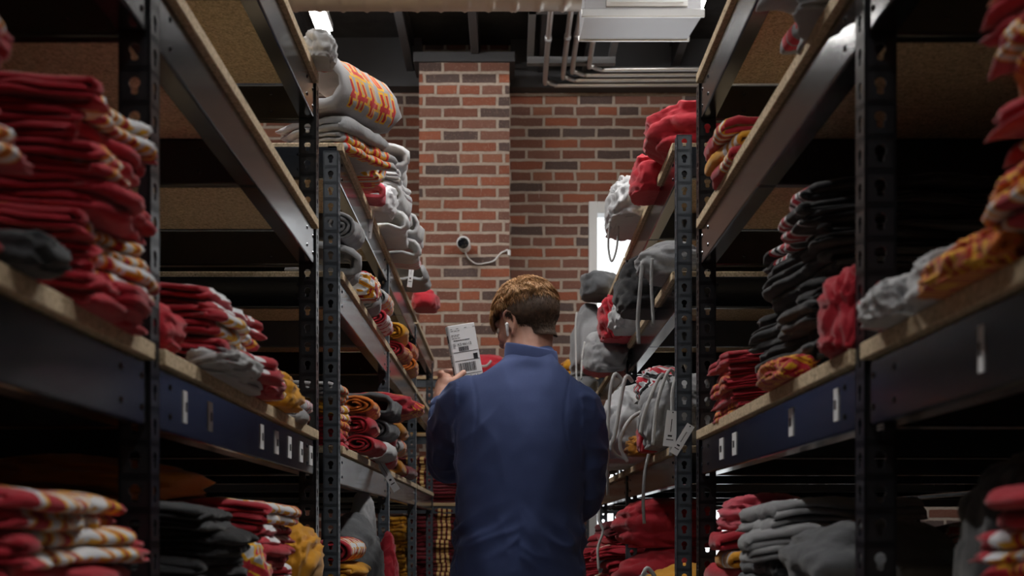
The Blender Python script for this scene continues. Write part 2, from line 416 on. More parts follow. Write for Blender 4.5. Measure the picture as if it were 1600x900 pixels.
# ------------------------------------------------------------------ racks
PITCH = .0381; FL = .036
def keyhole_radius(a):
    # polar radius of a keyhole: round head above, narrow slot below
    best = 0
    for i in range(1, 60):
        r = i * .0003
        x, z = r * math.cos(a), r * math.sin(a)
        ok = (x * x + (z - .0035) ** 2 < .0068 ** 2) or (abs(x) < .0042 and -.0098 < z < .004)
        if ok: best = r
    return best
KA = [2 * PI * (k + .5) / 20 for k in range(20)]
KR = [keyhole_radius(a) for a in KA]
def flange(verts, faces, n, th, fn):
    """strip of n keyhole cells; fn maps (u across 0..FL, w depth 0..th, z) to a point"""
    for i in range(n):
        zc = (i + .5) * PITCH
        base = len(verts)
        for w in (0, th):
            for a, r in zip(KA, KR):
                c, s = math.cos(a), math.sin(a)
                k = min((FL / 2) / abs(c) if abs(c) > 1e-6 else 9, (PITCH / 2) / abs(s) if abs(s) > 1e-6 else 9)
                verts.append(fn(FL / 2 + c * k, w, zc + s * k)); verts.append(fn(FL / 2 + c * r, w, zc + s * r))
        N = len(KA)
        for k in range(N):
            k2 = (k + 1) % N
            o0, i0, o1, i1 = base + 2 * k, base + 2 * k + 1, base + 2 * k2, base + 2 * k2 + 1
            faces.append((o0, o1, i1, i0)); faces.append((o0 + 2 * N, i0 + 2 * N, i1 + 2 * N, o1 + 2 * N))
            faces.append((i0, i1, i1 + 2 * N, i0 + 2 * N))
        # cell corners
        for (cu, cz) in ((0, -1), (0, 1), (1, -1), (1, 1)):
            pass
POSTS = {}
def post_mesh(height, sx, sy, mkey):
    """L section: corner at the origin, one flange along sx*X facing the bay end, the other along sy*Y facing the aisle"""
    key = (round(height, 3), sx, sy, mkey)
    if key in POSTS: return POSTS[key]
    n = int(round(height / PITCH)); verts = []; faces = []; th = .0022
    flange(verts, faces, n, th, lambda u, w, z: (sx * u, sy * w, z))
    flange(verts, faces, n, th, lambda u, w, z: (sx * w, sy * u, z))
    bm = bmesh.new()
    me0 = bpy.data.meshes.new('t'); me0.from_pydata(verts, [], faces); bm.from_mesh(me0)
    # solid edge strips close the small gaps left at the rim of every cell
    Z = n * PITCH
    for a in (0, FL - .0035):
        bbox(bm, (min(sx * a, sx * (a + .0035)), min(0, sy * th), 0), (max(sx * a, sx * (a + .0035)), max(0, sy * th), Z))
        bbox(bm, (min(0, sx * th), min(sy * a, sy * (a + .0035)), 0), (max(0, sx * th), max(sy * a, sy * (a + .0035)), Z))
    for i in range(n + 1):
        z = i * PITCH
        bbox(bm, (min(0, sx * FL), min(0, sy * th), max(0, z - .004)), (max(0, sx * FL), max(0, sy * th), min(Z, z + .004)))
        bbox(bm, (min(0, sx * th), min(0, sy * FL), max(0, z - .004)), (max(0, sx * th), max(0, sy * FL), min(Z, z + .004)))
    me = bm_mesh('post', bm, recalc=True); me.materials.append(M[mkey])
    POSTS[key] = me
    return me
BEAMS = {}
def beam_mesh(length, mkey, lip=.03, face=.074):
    """C section running along +Y from 0 to length; web plane x=0 faces -X here is the inside, +X the aisle"""
    key = (round(length, 4), mkey, lip)
    if key in BEAMS: return BEAMS[key]
    t = .002; r = .0035
    prof = [(-lip, 0), (-r, 0), (-r * .3, r * .3), (0, r), (0, face - r), (-r * .3, face - r * .3), (-r, face), (-lip * .7, face), (-lip * .7, face - t), (-r, face - t), (-t, face - r), (-t, r), (-r, t), (-lip, t)]
    bm = bmesh.new()
    a = [bm.verts.new((x, 0, z)) for x, z in prof]; b_ = [bm.verts.new((x, length, z)) for x, z in prof]
    n = len(prof)
    for i in range(n): bm.faces.new((a[i], a[(i + 1) % n], b_[(i + 1) % n], b_[i]))
    # rivets near both ends
    for y in (.018, .09, length - .09, length - .018):
        for z in (.02, .055):
            rr = bmesh.ops.create_uvsphere(bm, u_segments=8, v_segments=5, radius=.0042)
            for v in rr['verts']: v.co = Vector((v.co.x * .5, v.co.y + y, v.co.z + z))
    me = bm_mesh('beam', bm); me.materials.append(M[mkey]); BEAMS[key] = me
    return me
DEPTH = .914
def rack(side, ys, levels, top, pk, bk, label, x0=.4, board_over=.006, mid=True, stickers=()):
    """side -1 left of the aisle, +1 right; ys: depth of each pair of posts; levels: height of board tops above the eye"""
    root = tag(empty('storage_rack', (side * x0, ys[0], 0)), label, 'shelving rack')
    s = side
    for i, y in enumerate(ys):
        for rear in (0, 1):
            me = post_mesh(H + top, s if not rear else -s, 1, pk)
            o = link('post', me, None, root); o.location = (s * DEPTH * rear, y - ys[0], 0)
    for zt in levels:
        z = H + zt - .019
        for i in range(len(ys) - 1):
            y0 = ys[i] - ys[0]; L = ys[i + 1] - ys[i]
            me = beam_mesh(L - .006, bk)
            for rear in (0, 1):
                o = link('beam', me, None, root)
                flip = (s < 0) != bool(rear)
                # web faces away from the rack
                o.location = (s * (.0035 if not rear else DEPTH - .0035), y0 + .003 if flip else y0 + L - .003, z - .074)
                o.rotation_euler = (0, 0, 0 if flip else PI)
            bm = bmesh.new()
            xa, xb = s * (-board_over), s * (DEPTH - .002)
            bbox(bm, (min(xa, xb), y0 + (.038 if i or True else 0), z), (max(xa, xb), y0 + L - .002, z + .019), .0012)
            link('shelf_board', bm_mesh('shelf_board', bm), M['board'], root)
            mids = [0] + ([.5] if mid else []) + ([1] if i == len(ys) - 2 else [])
            for mfr in mids:
                o = link('cross_beam', beam_mesh(DEPTH - .01, pk if mfr == .5 else bk + '', .02), None, root)
                yy = y0 + L * mfr + (.0045 if mfr != .5 else 0)
                # along X, web facing the camera (-Y)
                o.rotation_euler = (0, 0, -PI / 2)
                o.location = ((.005 if s > 0 else -DEPTH + .005), yy, z - .074)
    return root
M['cross_black'] = M['rack_black']
A1, A2 = 1.366, 2.548
LV_A = (-.12, .21, .65, .954); LV_B = (-.25, .205, .622, .93)
YA = (.15, A1, A2); YBK = (2.881, 4.1, 5.32, 6.52)
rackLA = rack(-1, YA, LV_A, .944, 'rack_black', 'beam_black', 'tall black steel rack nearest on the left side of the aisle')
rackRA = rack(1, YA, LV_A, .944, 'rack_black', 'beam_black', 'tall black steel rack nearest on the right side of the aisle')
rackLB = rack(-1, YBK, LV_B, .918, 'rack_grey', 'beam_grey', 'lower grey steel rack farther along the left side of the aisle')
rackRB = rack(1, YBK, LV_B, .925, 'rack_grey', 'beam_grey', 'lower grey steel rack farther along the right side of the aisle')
rackN = rack(1, (1.5, 2.9, 4.3, 5.6), (-.25, .205, .622, .93), .95, 'rack_black', 'rack_black', 'dim steel rack standing behind the right hand racks', x0=1.42, mid=False)

# shelf labels stuck on the beams of the near racks: parts of the rack
def label_mesh():
    bm = bmesh.new(); bbox(bm, (-.0006, -.013, -.02), (.0006, .013, .02)); me = bm_mesh('shelf_label', bm); me.materials.append(M['paper']); me.materials.append(M['ink'])
    return me
M['paper'] = mat('paper_label', (.85, .86, .88), .5)[0]
M['ink'] = mat('black_ink', (.015, .015, .018), .5)[0]
LM = label_mesh()
def shelf_label(root, side, y, w=1.0, h=1.0, dark=.5, zoff=.15):
    o = link('shelf_label', LM, None, root)
    o.location = (side * (.0035 - .0008), y - YA[0], H + zoff); o.scale = (1, w, h)
    bm = bmesh.new(); bbox(bm, (-.0002, -.0055, -.006), (.0002, .0055, .006)); k = link('print', bm_mesh('print', bm), M['ink'], o); k.location = (-side * .0009, dark * .006, 0)
for px, w in ((293, .8), (332, 1.0), (412, 1.0), (435, 1.1), (455, 1.1), (473, 1.1), (488, 1.1)): shelf_label(rackLA, -1, .4 * 1905 / (793 - px), w * (.4 * 1905 / (793 - px)) / 2, 1, .5, .155)
for px, w in ((1125, 1.3), (1145, 1.3), (1233, 1.1), (1303, 1.0), (1528, .8)): shelf_label(rackRA, 1, .4 * 1905 / (px - 793), w * (.4 * 1905 / (px - 793)) / 2, 1, .5, .155)

# far unit standing across the end of the aisle
def far_unit():
    x0, x1, y0, d = -1.1, .66, 6.78, .42
    root = tag(empty('storage_rack', (x0, y0, 0)), 'shelving unit across the far end of the aisle below the brick', 'shelving rack')
    for i, x in enumerate((0, .88, 1.76)):
        for k in (0, 1):
            o = link('post', post_mesh(H + .86, -1 if i else 1, 1, 'rack_grey'), None, root); o.location = (x, k * d, 0)
    for zt in (-.3, .158, .545, .862):
        bm = bmesh.new(); bbox(bm, (-.01, -.008, H + zt - .018), (1.77, d + .03, H + zt), .002); link('shelf_board', bm_mesh('b', bm), M['tan'], root)
        bm = bmesh.new(); bbox(bm, (.002, .004, H + zt - .06), (1.758, .012, H + zt - .018)); link('beam', bm_mesh('b', bm), M['rack_grey'], root)
far_unit()

# ------------------------------------------------------------------ ducts, conduits, camera
def spiral_duct():
    y, z, r = 5.45, H + 2.34 + .2, .2
    x0, x1 = -1.55, .33
    verts = []; faces = []; seg = 40; n = 140
    for i in range(n + 1):
        x = x0 + (x1 - x0) * i / n
        for k in range(seg):
            a = 2 * PI * k / seg
            ph = ((x + .11 * a / (2 * PI)) / .11) % 1.0
            rr = r + (.006 if ph < .12 else 0)
            verts.append((x, y + rr * math.cos(a), z + rr * math.sin(a)))
    for i in range(n):
        for k in range(seg): faces.append((i * seg + k, (i + 1) * seg + k, (i + 1) * seg + (k + 1) % seg, i * seg + (k + 1) % seg))
    root = tag(empty('air_duct', (x0, y, z)), 'round spiral seamed air duct crossing overhead at the top edge', 'air duct')
    o = link('duct_pipe', mesh_from('duct', verts, faces), M['duct'], root); o.location = (-x0, -y, -z)
    for x in (.15, 1.0, 1.75):
        v, f = tube_data([(x, 0, r), (x, 0, CEIL - z)], .005, 6); link('hanger_rod', mesh_from('h', v, f), M['galv'], root)
spiral_duct()
def duct_box():
    root = tag(empty('duct_box', (.62, 5.69, H + 2.4)), 'square galvanised sheet metal duct box with pale grille at the top', 'duct box')
    bm = bmesh.new()
    lo = [(-.255, 0, .0), (.28, 0, .0), (.24, .28, -.0), (-.265, .28, -.0)]
    b0 = [bm.verts.new(v) for v in ((-.26, 0, 0), (.285, 0, 0), (.255, .27, 0), (-.268, .27, 0))]
    b1 = [bm.verts.new(v) for v in ((-.26, 0, .33), (.285, 0, .33), (.255, .27, .33), (-.268, .27, .33))]
    bm.faces.new(b0[::-1]); bm.faces.new(b1)
    for i in range(4): bm.faces.new((b0[i], b0[(i + 1) % 4], b1[(i + 1) % 4], b1[i]))
    link('box_body', bm_mesh('d', bm), M['galv'], root)
    bm = bmesh.new(); bbox(bm, (-.275, -.012, -.004), (.3, -.0, .035), .003); bbox(bm, (-.275, .262, -.006), (.27, .275, .02), .003); link('flange', bm_mesh('f', bm), M['conduit'], root)
    bm = bmesh.new(); bbox(bm, (-.16, -.014, .045), (.22, -.002, .3), .002)
    for k in range(9): bbox(bm, (-.14, -.02, .06 + k * .026), (.2, -.012, .066 + k * .026))
    link('grille', bm_mesh('g', bm), M['white_paint'], root)
    for x in (-.2, .2):
        v, f = tube_data([(x, .13, .4), (x, .13, CEIL - H - 2.4)], .005, 6); link('hanger_rod', mesh_from('h', v, f), M['galv'], root)
duct_box()
for i, (x, yb, dz) in enumerate(((.235, 7.72, 0), (.345, 7.66, .01), (.40, 7.6, .02), (.5, 7.54, .03))):
    z = H + 2.83 + dz
    pts = [(x + .004, 4.6, z), (x + .002, 6.3, z), (x, yb - .14, z), (x + .02, yb - .05, z), (x + .07, yb, z), (x + .15, yb + .01, z), (1.2, yb + .01, z + .004), (2.4, yb + .01, z + .008)]
    root = tag(empty('steel_conduit', pts[2]), ['leftmost of four steel conduits bending along the brick wall', 'second from left of the four bending steel conduits', 'third from left of the four bending steel conduits', 'rightmost of four steel conduits, partly behind the duct box'][i], 'conduit', 'bending steel conduits')
    c = tube('pipe', pts, .0165, M['conduit'], root, 12, 5); c.location = [-v for v in pts[2]]
    for yy in (7.0,):
        v, f = tube_data([(x, yy - .02, z), (x, yy + .02, z)], .021, 12); k = link('coupling', mesh_from('c', v, f), M['galv'], root); k.location = [-q for q in pts[2]]
bm = bmesh.new(); bbox(bm, (.12, 7.45, H + 2.86), (.66, 7.5, H + 2.9)); bbox(bm, (.12, 6.6, H + 2.9), (.16, 7.5, H + 2.94)); bbox(bm, (.62, 6.6, H + 2.9), (.66, 7.5, H + 2.94)); bbox(bm, (.12, 6.8, H + 2.9), (.66, 6.84, H + 2.94))
tag(link('strut_channel', bm_mesh('s', bm), M['strut']), 'steel strut frame holding the conduits under the ceiling', 'strut frame')

def cctv():
    x, y, z = -.262, PIL_Y, H + 1.752
    root = tag(empty('security_camera', (x, y, z)), 'round white security camera with black lens on the brick pilaster', 'security camera')
    v, f = tube_data([(0, 0, 0), (0, -.012, 0)], .035, 24); link('wall_plate', mesh_from('p', v, f), M['white_plastic'], root)
    v, f = tube_data([(0, -.012, 0), (0, -.03, .004), (-.004, -.05, .006), (-.006, -.11, 0), (-.007, -.125, -.003), (-.007, -.13, -.003)], [.016, .02, .037, .0415, .041, .037], 28)
    link('camera_body', mesh_from('b', v, f), M['white_plastic'], root)
    v, f = tube_data([(-.007, -.128, -.006), (-.0075, -.134, -.007), (-.0075, -.136, -.007)], [.034, .033, .028], 28); link('lens', mesh_from('l', v, f), M['black_glass'], root)
    pts = [(0, -.02, -.03), (.02, -.012, -.07), (.07, -.01, -.105), (.13, -.01, -.10), (.18, -.01, -.085), (.22, -.01, -.04), (.245, -.01, -.028), (.262, -.012, -.02), (.27, -.01, -.04)]
    tube('cable', pts, .005, M['white_plastic'], root, 8, 5)
    bm = bmesh.new(); bbox(bm, (.262, -.02, -.055), (.282, .005, -.02), .004); link('cable_clip', bm_mesh('c', bm), M['white_plastic'], root)
cctv()
#--GARMENTS--
# ------------------------------------------------------------------ folded clothes
def fold_path(L, n, th, rnd, tight=.25):
    """serpentine of n layers in (x,z): front folds at x=0, back folds at x=-L"""
    pts = []; pit = th * (1 + tight); z = th / 2
    for k in range(n):
        fwd = (k % 2 == 0)
        xs = [-L + L * i / 9 for i in range(10)]
        xf = -pit * .5 - rnd.uniform(0, .012)
        lo, hi = -L + rnd.uniform(0, .03) + pit * .5, xf
        seq = [lo + (hi - lo) * i / 8 for i in range(9)]
        if not fwd: seq = seq[::-1]
        for x in seq: pts.append((x, z, 's'))
        if k < n - 1:
            xe = seq[-1]; sg = 1 if fwd else -1
            for j in range(1, 6):
                a = -PI / 2 + PI * j / 6
                bulge = 1.0 + .25 * rnd.random()
                pts.append((xe + sg * math.cos(a) * pit * .5 * bulge, z + pit / 2 + math.sin(a) * pit / 2, 'f' if fwd else 'b'))
        z += pit
    return pts, z - pit + th / 2
def roll_path(R, th, turns, rnd, squash=.8):
    pts = []; n = int(turns * 16)
    for i in range(n + 1):
        a = -PI / 2 + 2 * PI * i / 16
        r = R - (th * 1.2) * (i / 16) - th / 2
        r = max(r, th * .35)
        pts.append((-R + r * math.cos(a) * 1.15, R * squash + r * math.sin(a) * squash, 'f'))
    return pts, 2 * R * squash
def ribbon(pts, th, w, m, rnd, warp=.01, wr=.0035, droop=0.0, ragged=.012, uv0=0.0):
    """sweep the folded cloth section along local Y, centred"""
    P = [Vector((p[0], 0, p[1])) for p in pts]; n = len(P)
    s = [0]
    for i in range(1, n): s.append(s[-1] + (P[i] - P[i - 1]).length)
    cen = []; i = 0
    while i < n:
        if pts[i][2] == 'f':
            j = i
            while j < n and pts[j][2] == 'f': j += 1
            cen.append(s[i] if j - i > 12 else (s[i] + s[j - 1]) / 2); i = j
        else: i += 1
    if not cen: cen = [s[-1] / 2]
    def vv(a): return min((a - c for c in cen), key=abs)
    outl = []
    for i in range(n):
        d = (P[min(i + 1, n - 1)] - P[max(i - 1, 0)]).normalized()
        nr = Vector((d.z, 0, -d.x))        # right-hand side: outer on a front turn
        e = 1.0
        if i == 0 or i == n - 1: e = .55
        outl.append((P[i] + nr * th / 2 * e, P[i] - nr * th / 2 * e, vv(s[i])))
    verts = []; faces = []; uvs = []
    L = -min(p.x for p in P)
    sd = rnd.uniform(0, 90)
    rag = [(noise.noise(Vector((sd, i * .35, 3))), noise.noise(Vector((sd + 9, i * .35, 3)))) for i in range(n)]
    for j in range(m + 1):
        f = j / m
        for side in (0, 1):
            for i in range(n):
                p = outl[i][side].copy(); c = P[i]
                y = (f - .5) * w
                edge = abs(f - .5) * 2
                if edge > .999:
                    p = c + (p - c) * .5
                y += (rag[i][0] if f < .5 else rag[i][1]) * ragged * max(0, (edge - .4) / .6) * 2
                q = Vector((p.x, y, p.z))
                a = Vector((q.x * 7 + sd, q.y * 7, q.z * 3)); b = Vector((q.x * 24, q.y * 30 + sd, q.z * 14))
                k = min(1, q.z / .02)
                front = max(0, 1 + q.x / .12)
                q.x += warp * noise.noise(a) * (.4 + front) + wr * noise.noise(b) * (.6 + 1.4 * front)
                q.z += (warp * .5 * noise.noise(a + Vector((5, 5, 5))) + wr * 1.1 * noise.noise(b + Vector((3, 1, 2)))) * k
                q.z -= droop * max(0, 1 + q.x / .11) ** 2
                q.z -= .006 * max(0, (edge - .75) / .25) ** 2 * k
                verts.append(q); uvs.append((y, uv0 + outl[i][2] + (0 if side == 0 else 5)))
    R = 2 * n
    for j in range(m):
        for i in range(n - 1):
            a = j * R + i
            faces.append((a, a + R, a + R + 1, a + 1))
            a2 = j * R + n + i
            faces.append((a2, a2 + 1, a2 + R + 1, a2 + R))
        a, b_ = j * R, j * R + n
        faces.append((a, b_, b_ + R, a + R))
        a, b_ = j * R + n - 1, j * R + 2 * n - 1
        faces.append((a, a + R, b_ + R, b_))
    for j, fl in ((0, False), (m, True)):
        for i in range(n - 1):
            q = (j * R + i, j * R + i + 1, j * R + n + i + 1, j * R + n + i)
            faces.append(q[::-1] if fl else q)
    return verts, faces, uvs
PROTO = {}
def proto(kind, var):
    key = (kind, var)
    if key in PROTO: return PROTO[key]
    rnd = random.Random(hash_(kind) * 31 + var * 7 + 5)
    if kind == 'shirt': pts, h = fold_path(.27, 4, .0062, rnd, .12); d = ribbon(pts, .0066, .25, 20, rnd, .010, .004, .008)
    elif kind == 'fat': pts, h = fold_path(.30, 4, .0115, rnd, .1); d = ribbon(pts, .012, .28, 20, rnd, .016, .006, .012, .02)
    elif kind == 'two': pts, h = fold_path(.28, 2, .017, rnd, .1); d = ribbon(pts, .018, .26, 22, rnd, .014, .006, .01, .015)
    elif kind == 'loop': pts, h = fold_path(.26, 2, .03, rnd, 1.0); d = ribbon(pts, .016, .3, 20, rnd, .02, .006, .012, .02)
    elif kind == 'roll': pts, h = roll_path(.05, .011, 2.6, rnd); d = ribbon(pts, .011, .27, 16, rnd, .008, .004, 0, .012)
    elif kind == 'hugeloop': pts, h = fold_path(.3, 2, .06, rnd, .9); d = ribbon(pts, .035, .3, 20, rnd, .02, .006, .02, .02)
    me = mesh_from(kind, *d[:2], True, d[2])
    PROTO[key] = (me, h)
    return PROTO[key]
def hash_(s): return sum((i + 3) * ord(c) for i, c in enumerate(s))
HEAPS = {}
def heap_mesh(sx, sy, sz, var, ridge=.16, flat=True, freq=2.2, sub=4):
    """crumpled garment: rounded lump with long ridged folds, flat where it lies"""
    key = (sx, sy, sz, var, ridge, freq)
    if key in HEAPS: return HEAPS[key]
    bm = bmesh.new(); bmesh.ops.create_icosphere(bm, subdivisions=sub, radius=1)
    rnd = random.Random(var * 13 + 1); sd = Vector((rnd.uniform(0, 50), rnd.uniform(0, 50), rnd.uniform(0, 50)))
    ax = Vector((rnd.uniform(-1, 1), rnd.uniform(-1, 1), rnd.uniform(-.4, .4))).normalized()
    lay = rnd.choice((1.1, 1.5, 1.9)); sl = rnd.uniform(-.5, .5)
    for v in bm.verts:
        p = v.co.copy()
        # squarer than a ball
        q = Vector([math.copysign(abs(c) ** .72, c) for c in p]); q = q / max(1e-6, q.length) * (.5 * q.length + .5)
        w = noise.noise(p * 1.3 + sd) * 1.0
        st = p - ax * p.dot(ax) * .68
        r1 = 1 - abs(noise.noise(st * freq + sd + Vector((w, w * .7, -w)) * .8)) * 2
        r2 = 1 - abs(noise.noise(st * freq * 2.3 + sd * 2 + Vector((w, -w, w)))) * 2
        big = noise.noise(p * 1.1 + sd * 3) * .22
        k = 1 + big + ridge * .8 * r1 + ridge * .3 * r2
        q = q * k
        # pillowy layers between wandering fold lines
        ph = q.z * lay + .9 * noise.noise(Vector((p.x * 1.2, p.y * 1.2, p.z * .6)) + sd * 2) + p.x * sl + p.y * sl * .6
        cr = abs(math.sin(PI * ph)) ** .55
        q.x *= 1 - .15 * (1 - cr); q.y *= 1 - .10 * (1 - cr)
        q = q * (1 + .022 * noise.noise(st * 9 + sd) + .03 * (1 - 2 * abs(noise.noise(st * 5.5 + sd * 3))))
        c = Vector((q.x * sx, q.y * sy, q.z * sz))
        v.co = c
    for v in bm.verts:
        if flat and v.co.z < -sz * .72: v.co.z = -sz * .72 + (v.co.z + sz * .72) * .08
    lo = min(v.co.z for v in bm.verts)
    for v in bm.verts: v.co.z -= lo
    me = bpy.data.meshes.new('heap'); bm.to_mesh(me); bm.free()
    me.polygons.foreach_set('use_smooth', [True] * len(me.polygons))
    l = me.uv_layers.new(name='UVMap')
    for lp in me.loops:
        c = me.vertices[lp.vertex_index].co; l.data[lp.index].uv = (c.y, c.x * .5 + c.z)
    HEAPS[key] = me
    return me
VARCOUNT = [0]
def with_mat(me, m):
    """one mesh datablock per shape and material so that copies share it"""
    key = me.name + '|' + m.name
    if key in WM: return WM[key]
    k = me.copy(); k.materials.clear(); k.materials.append(m); WM[key] = k
    return k
WM = {}
ORD = ['lowest', 'second up', 'third up', 'fourth up', 'fifth up', 'sixth up', 'seventh up', 'eighth up', 'ninth up', 'tenth up', 'eleventh up', 'twelfth up', 'thirteenth up', 'fourteenth up', 'fifteenth up', 'sixteenth up']
CN = {'red': 'red', 'bright_red': 'bright red', 'red_print': 'red printed', 'red_gold': 'red and gold', 'red_white': 'red and white', 'red_stripe': 'red striped', 'red_both': 'red, white and gold',
      'wine': 'dark red', 'wine_gold': 'dark red, gold striped', 'gold': 'gold', 'gold_stripe': 'gold and white striped', 'gold_red': 'gold and red', 'mustard': 'mustard', 'orange': 'orange', 'grey': 'grey', 'light_grey': 'pale grey',
      'grey_print': 'grey, red lettered', 'grey_red': 'grey and red', 'grey_stripe': 'grey, red striped', 'charcoal': 'charcoal', 'dark_grey': 'dark grey', 'black': 'black', 'black_print': 'black printed', 'blue': 'blue and white', 'white': 'white', 'white_gold': 'white, red and gold', 'pink': 'faded red'}
R0 = random.Random(42)
def stack(side, z, y, items, kind, where, group, over=0.0, sc=(1, 1, 1), name='folded_shirt', noun='shirt', zs=None, jit=.012, yaw=.05, lean=0.0, x0=.4, rot=None, word='stack'):
    """items: materials from the bottom up, each a folded garment of its own; z is the board top above the eye"""
    zz = H + z + .001; n = len(items); out = []
    for i, it in enumerate(items):
        k = kind
        if isinstance(it, tuple): it, k = it
        VARCOUNT[0] += 1
        me, h = proto(k, VARCOUNT[0] % 4)
        zsc = sc[2] * R0.uniform(.94, 1.06)
        o = link(name, with_mat(me, F[it]))
        o.scale = (sc[0] * R0.uniform(.96, 1.04), sc[1] * R0.uniform(.95, 1.05), zsc)
        rz = (0 if side < 0 else PI) if rot is None else rot
        o.rotation_euler = (R0.uniform(-.01, .01), R0.uniform(-.012, .012), rz + R0.uniform(-yaw, yaw))
        o.location = (side * (x0 - over - lean * i) + R0.uniform(-jit, jit) * 1.0, y + R0.uniform(-jit, jit), zz)
        zz += h * zsc * .965
        pos = ORD[min(i, 15)] if i < n - 1 else 'topmost'
        lab = f"{CN[it]} folded {noun}, {pos} in the {word} {where}" if n > 1 else f"{CN[it]} folded {noun} {where}"
        if n == 2: lab = f"{CN[it]} folded {noun}, {'upper' if i else 'lower'} of the two {where}"
        tag(o, lab, 'folded clothing', group if n > 1 else None)
        out.append(o)
    return out
def heap(side, z, y, x, dims, mk, label, var=0, ridge=.16, freq=2.2, rz=0.0, tilt=(0, 0), name='crumpled_sweatshirt', cat='clothing', dz=0.0, group=None):
    """dims: half sizes along X, Y, Z; x is the distance of the centre from the aisle middle"""
    me = heap_mesh(dims[0], dims[1], dims[2], var, ridge, True, freq, 5 if y < 4.4 else 4)
    o = link(name, with_mat(me, F[mk]))
    o.location = (side * x, y, H + z + .001 + dz); o.rotation_euler = (tilt[0], tilt[1], rz)
    tag(o, label, cat, group)
    return o
def cord(parent, pts, r=.0035, m='cord'):
    """drawstring given in world coordinates, eye based heights"""
    P = smooth_path([(a, b, c + H) for a, b, c in pts], 6)
    v, f = tube_data(P, r, 8)
    o = link('drawstring', mesh_from('drawstring', v, f), M[m])
    o.parent = parent; bpy.context.view_layer.update(); o.matrix_parent_inverse = parent.matrix_world.inverted()
    return o
def hangtag(parent, x, y, z, w, h, rot, strapz=.03):
    bm = bmesh.new(); bbox(bm, (-w / 2, -.0006, -h), (w / 2, .0006, 0))
    o = link('hang_tag', bm_mesh('hang_tag', bm), M['paper'])
    bm = bmesh.new()
    for z0, z1, x0, x1 in ((-.07, -.068, -.3, .3), (-.062, -.058, -.2, .15), (-.05, -.02, -.04, .02)): bbox(bm, (x0 * w, -.0011, z0 * h / .085), (x1 * w, -.0007, z1 * h / .085))
    v, f = tube_data([(0, -.0007, -.004), (0, -.0012, -.004)], .0018, 10)
    me = bpy.data.meshes.new('t'); me.from_pydata([tuple(q) for q in v], [], f); bm.from_mesh(me)
    link('print', bm_mesh('print', bm), M['ink'], o); o.location = (x, y, H + z); o.rotation_euler = rot
    bpy.context.view_layer.update()
    o.parent = parent; o.matrix_parent_inverse = parent.matrix_world.inverted()
    return o
def D(px, X=.4): return X * 1905 / abs(px - 793)

# ---- near left rack
G1 = 'red shirts in the tall pile by the nearest left post'
stack(-1, .21, 1.2, ['red', 'red_print', 'red_both', 'red', 'red_print', 'red', 'red_both'], 'fat', 'by the nearest left post', G1, .02, (1, .62, .64), lean=.0, name='folded_shirt')
stack(-1, .21, .86, ['red', 'red_gold', 'red', 'red_print', 'red', 'red_both', 'red', 'red_print', 'red_gold', 'red'], 'fat', 'at the left picture edge', 'red shirts at the left picture edge', .0, (1, .72, .52), name='folded_shirt', word='pile')
heap(-1, .21, 1.0, .40, (.038, .036, .018), 'charcoal', 'dark grey crumpled cap with yellow trim on the board edge, left', 3, .12, name='crumpled_hat', dz=0)
heap(-1, .21, 1.2, .40, (.04, .06, .018), 'red', 'crumpled red garment edge below the tall pile at left', 4, .14)
heap(-1, .21, 1.45, .44, (.05, .04, .035), 'bright_red', 'small bright red bundle just behind the nearest left post', 5, .12)
S2 = stack(-1, .21, 1.72, [('light_grey', 'shirt'), 'red_white', 'red_both', 'red_white'], 'fat', 'mid left shelf', 'red shirts in the middle of the left shelf', .03, (1.05, 1.0, .72), yaw=.12)
heap(-1, .21, 1.66, .385, (.04, .09, .018), 'light_grey', 'pale grey crumpled sleeve on the board edge under the red shirts', 6, .2, 3)
heap(-1, .21, 1.93, .405, (.045, .07, .03), 'red_stripe', 'red garment with gold stripes slumping beside the left middle pile', 7, .2, 3)
heap(-1, .21, 2.13, .43, (.06, .075, .036), 'gold', 'crumpled gold shirt on the left shelf near the second post', 8, .2, 2.8)
stack(-1, .21, 2.36, ['grey', 'grey_stripe'], 'two', 'next to the second left post', 'grey and red garments by the second left post', .0, (.8, .65, .8))
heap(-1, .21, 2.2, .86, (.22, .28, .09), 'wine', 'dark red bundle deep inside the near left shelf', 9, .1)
# top shelves of the left near rack
heap(-1, .954, 2.5, .385, (.03, .05, .034), 'grey_stripe', 'grey and red garment hanging off the top shelf at upper left', 10, .2, 2.8, rz=.2)
heap(-1, .65, 1.5, .52, (.04, .04, .03), 'grey', 'small grey garment at the top left beside the nearest beam', 11, .15)
# bottom shelf, near left
stack(-1, -.12, 1.10, ['red', 'red_print', 'red', 'red_both', 'red_both'], 'fat', 'at the bottom left corner', 'red and gold shirts at the bottom left corner', .01, (1, 1.0, .66), word='pile')
stack(-1, -.12, 1.62, ['charcoal', 'black', 'charcoal', 'black', 'charcoal'], 'fat', 'of dark sweatshirts at lower left', 'charcoal sweatshirts at lower left', .03, (1, .78, .66), name='folded_sweatshirt', noun='sweatshirt')
stack(-1, -.12, 2.02, ['red', 'red_white', 'red', 'red_white', 'red_both'], 'fat', 'right of the charcoal pile', 'red shirts right of the charcoal pile', .02, (1, 1.0, .7))
heap(-1, -.12, 1.83, .395, (.035, .045, .05), 'white_gold', 'white, gold and red crumpled garment between charcoal and red piles', 12, .22, 3)
heap(-1, -.12, 2.3, .42, (.06, .09, .07), 'gold', 'gold crumpled shirt low on the left near the second post', 13, .2, 3)
heap(-1, -.12, 1.84, .62, (.13, .22, .034), 'orange_fleece', 'orange fleece pile lying behind and above the charcoal sweatshirts, lower left', 14, .16, 2.2, dz=.165)
heap(-1, -.12, .95, .95, (.25, .30, .095), 'mustard', 'large mustard fleece pile in the lower left corner shadow', 15, .16, 2.0)
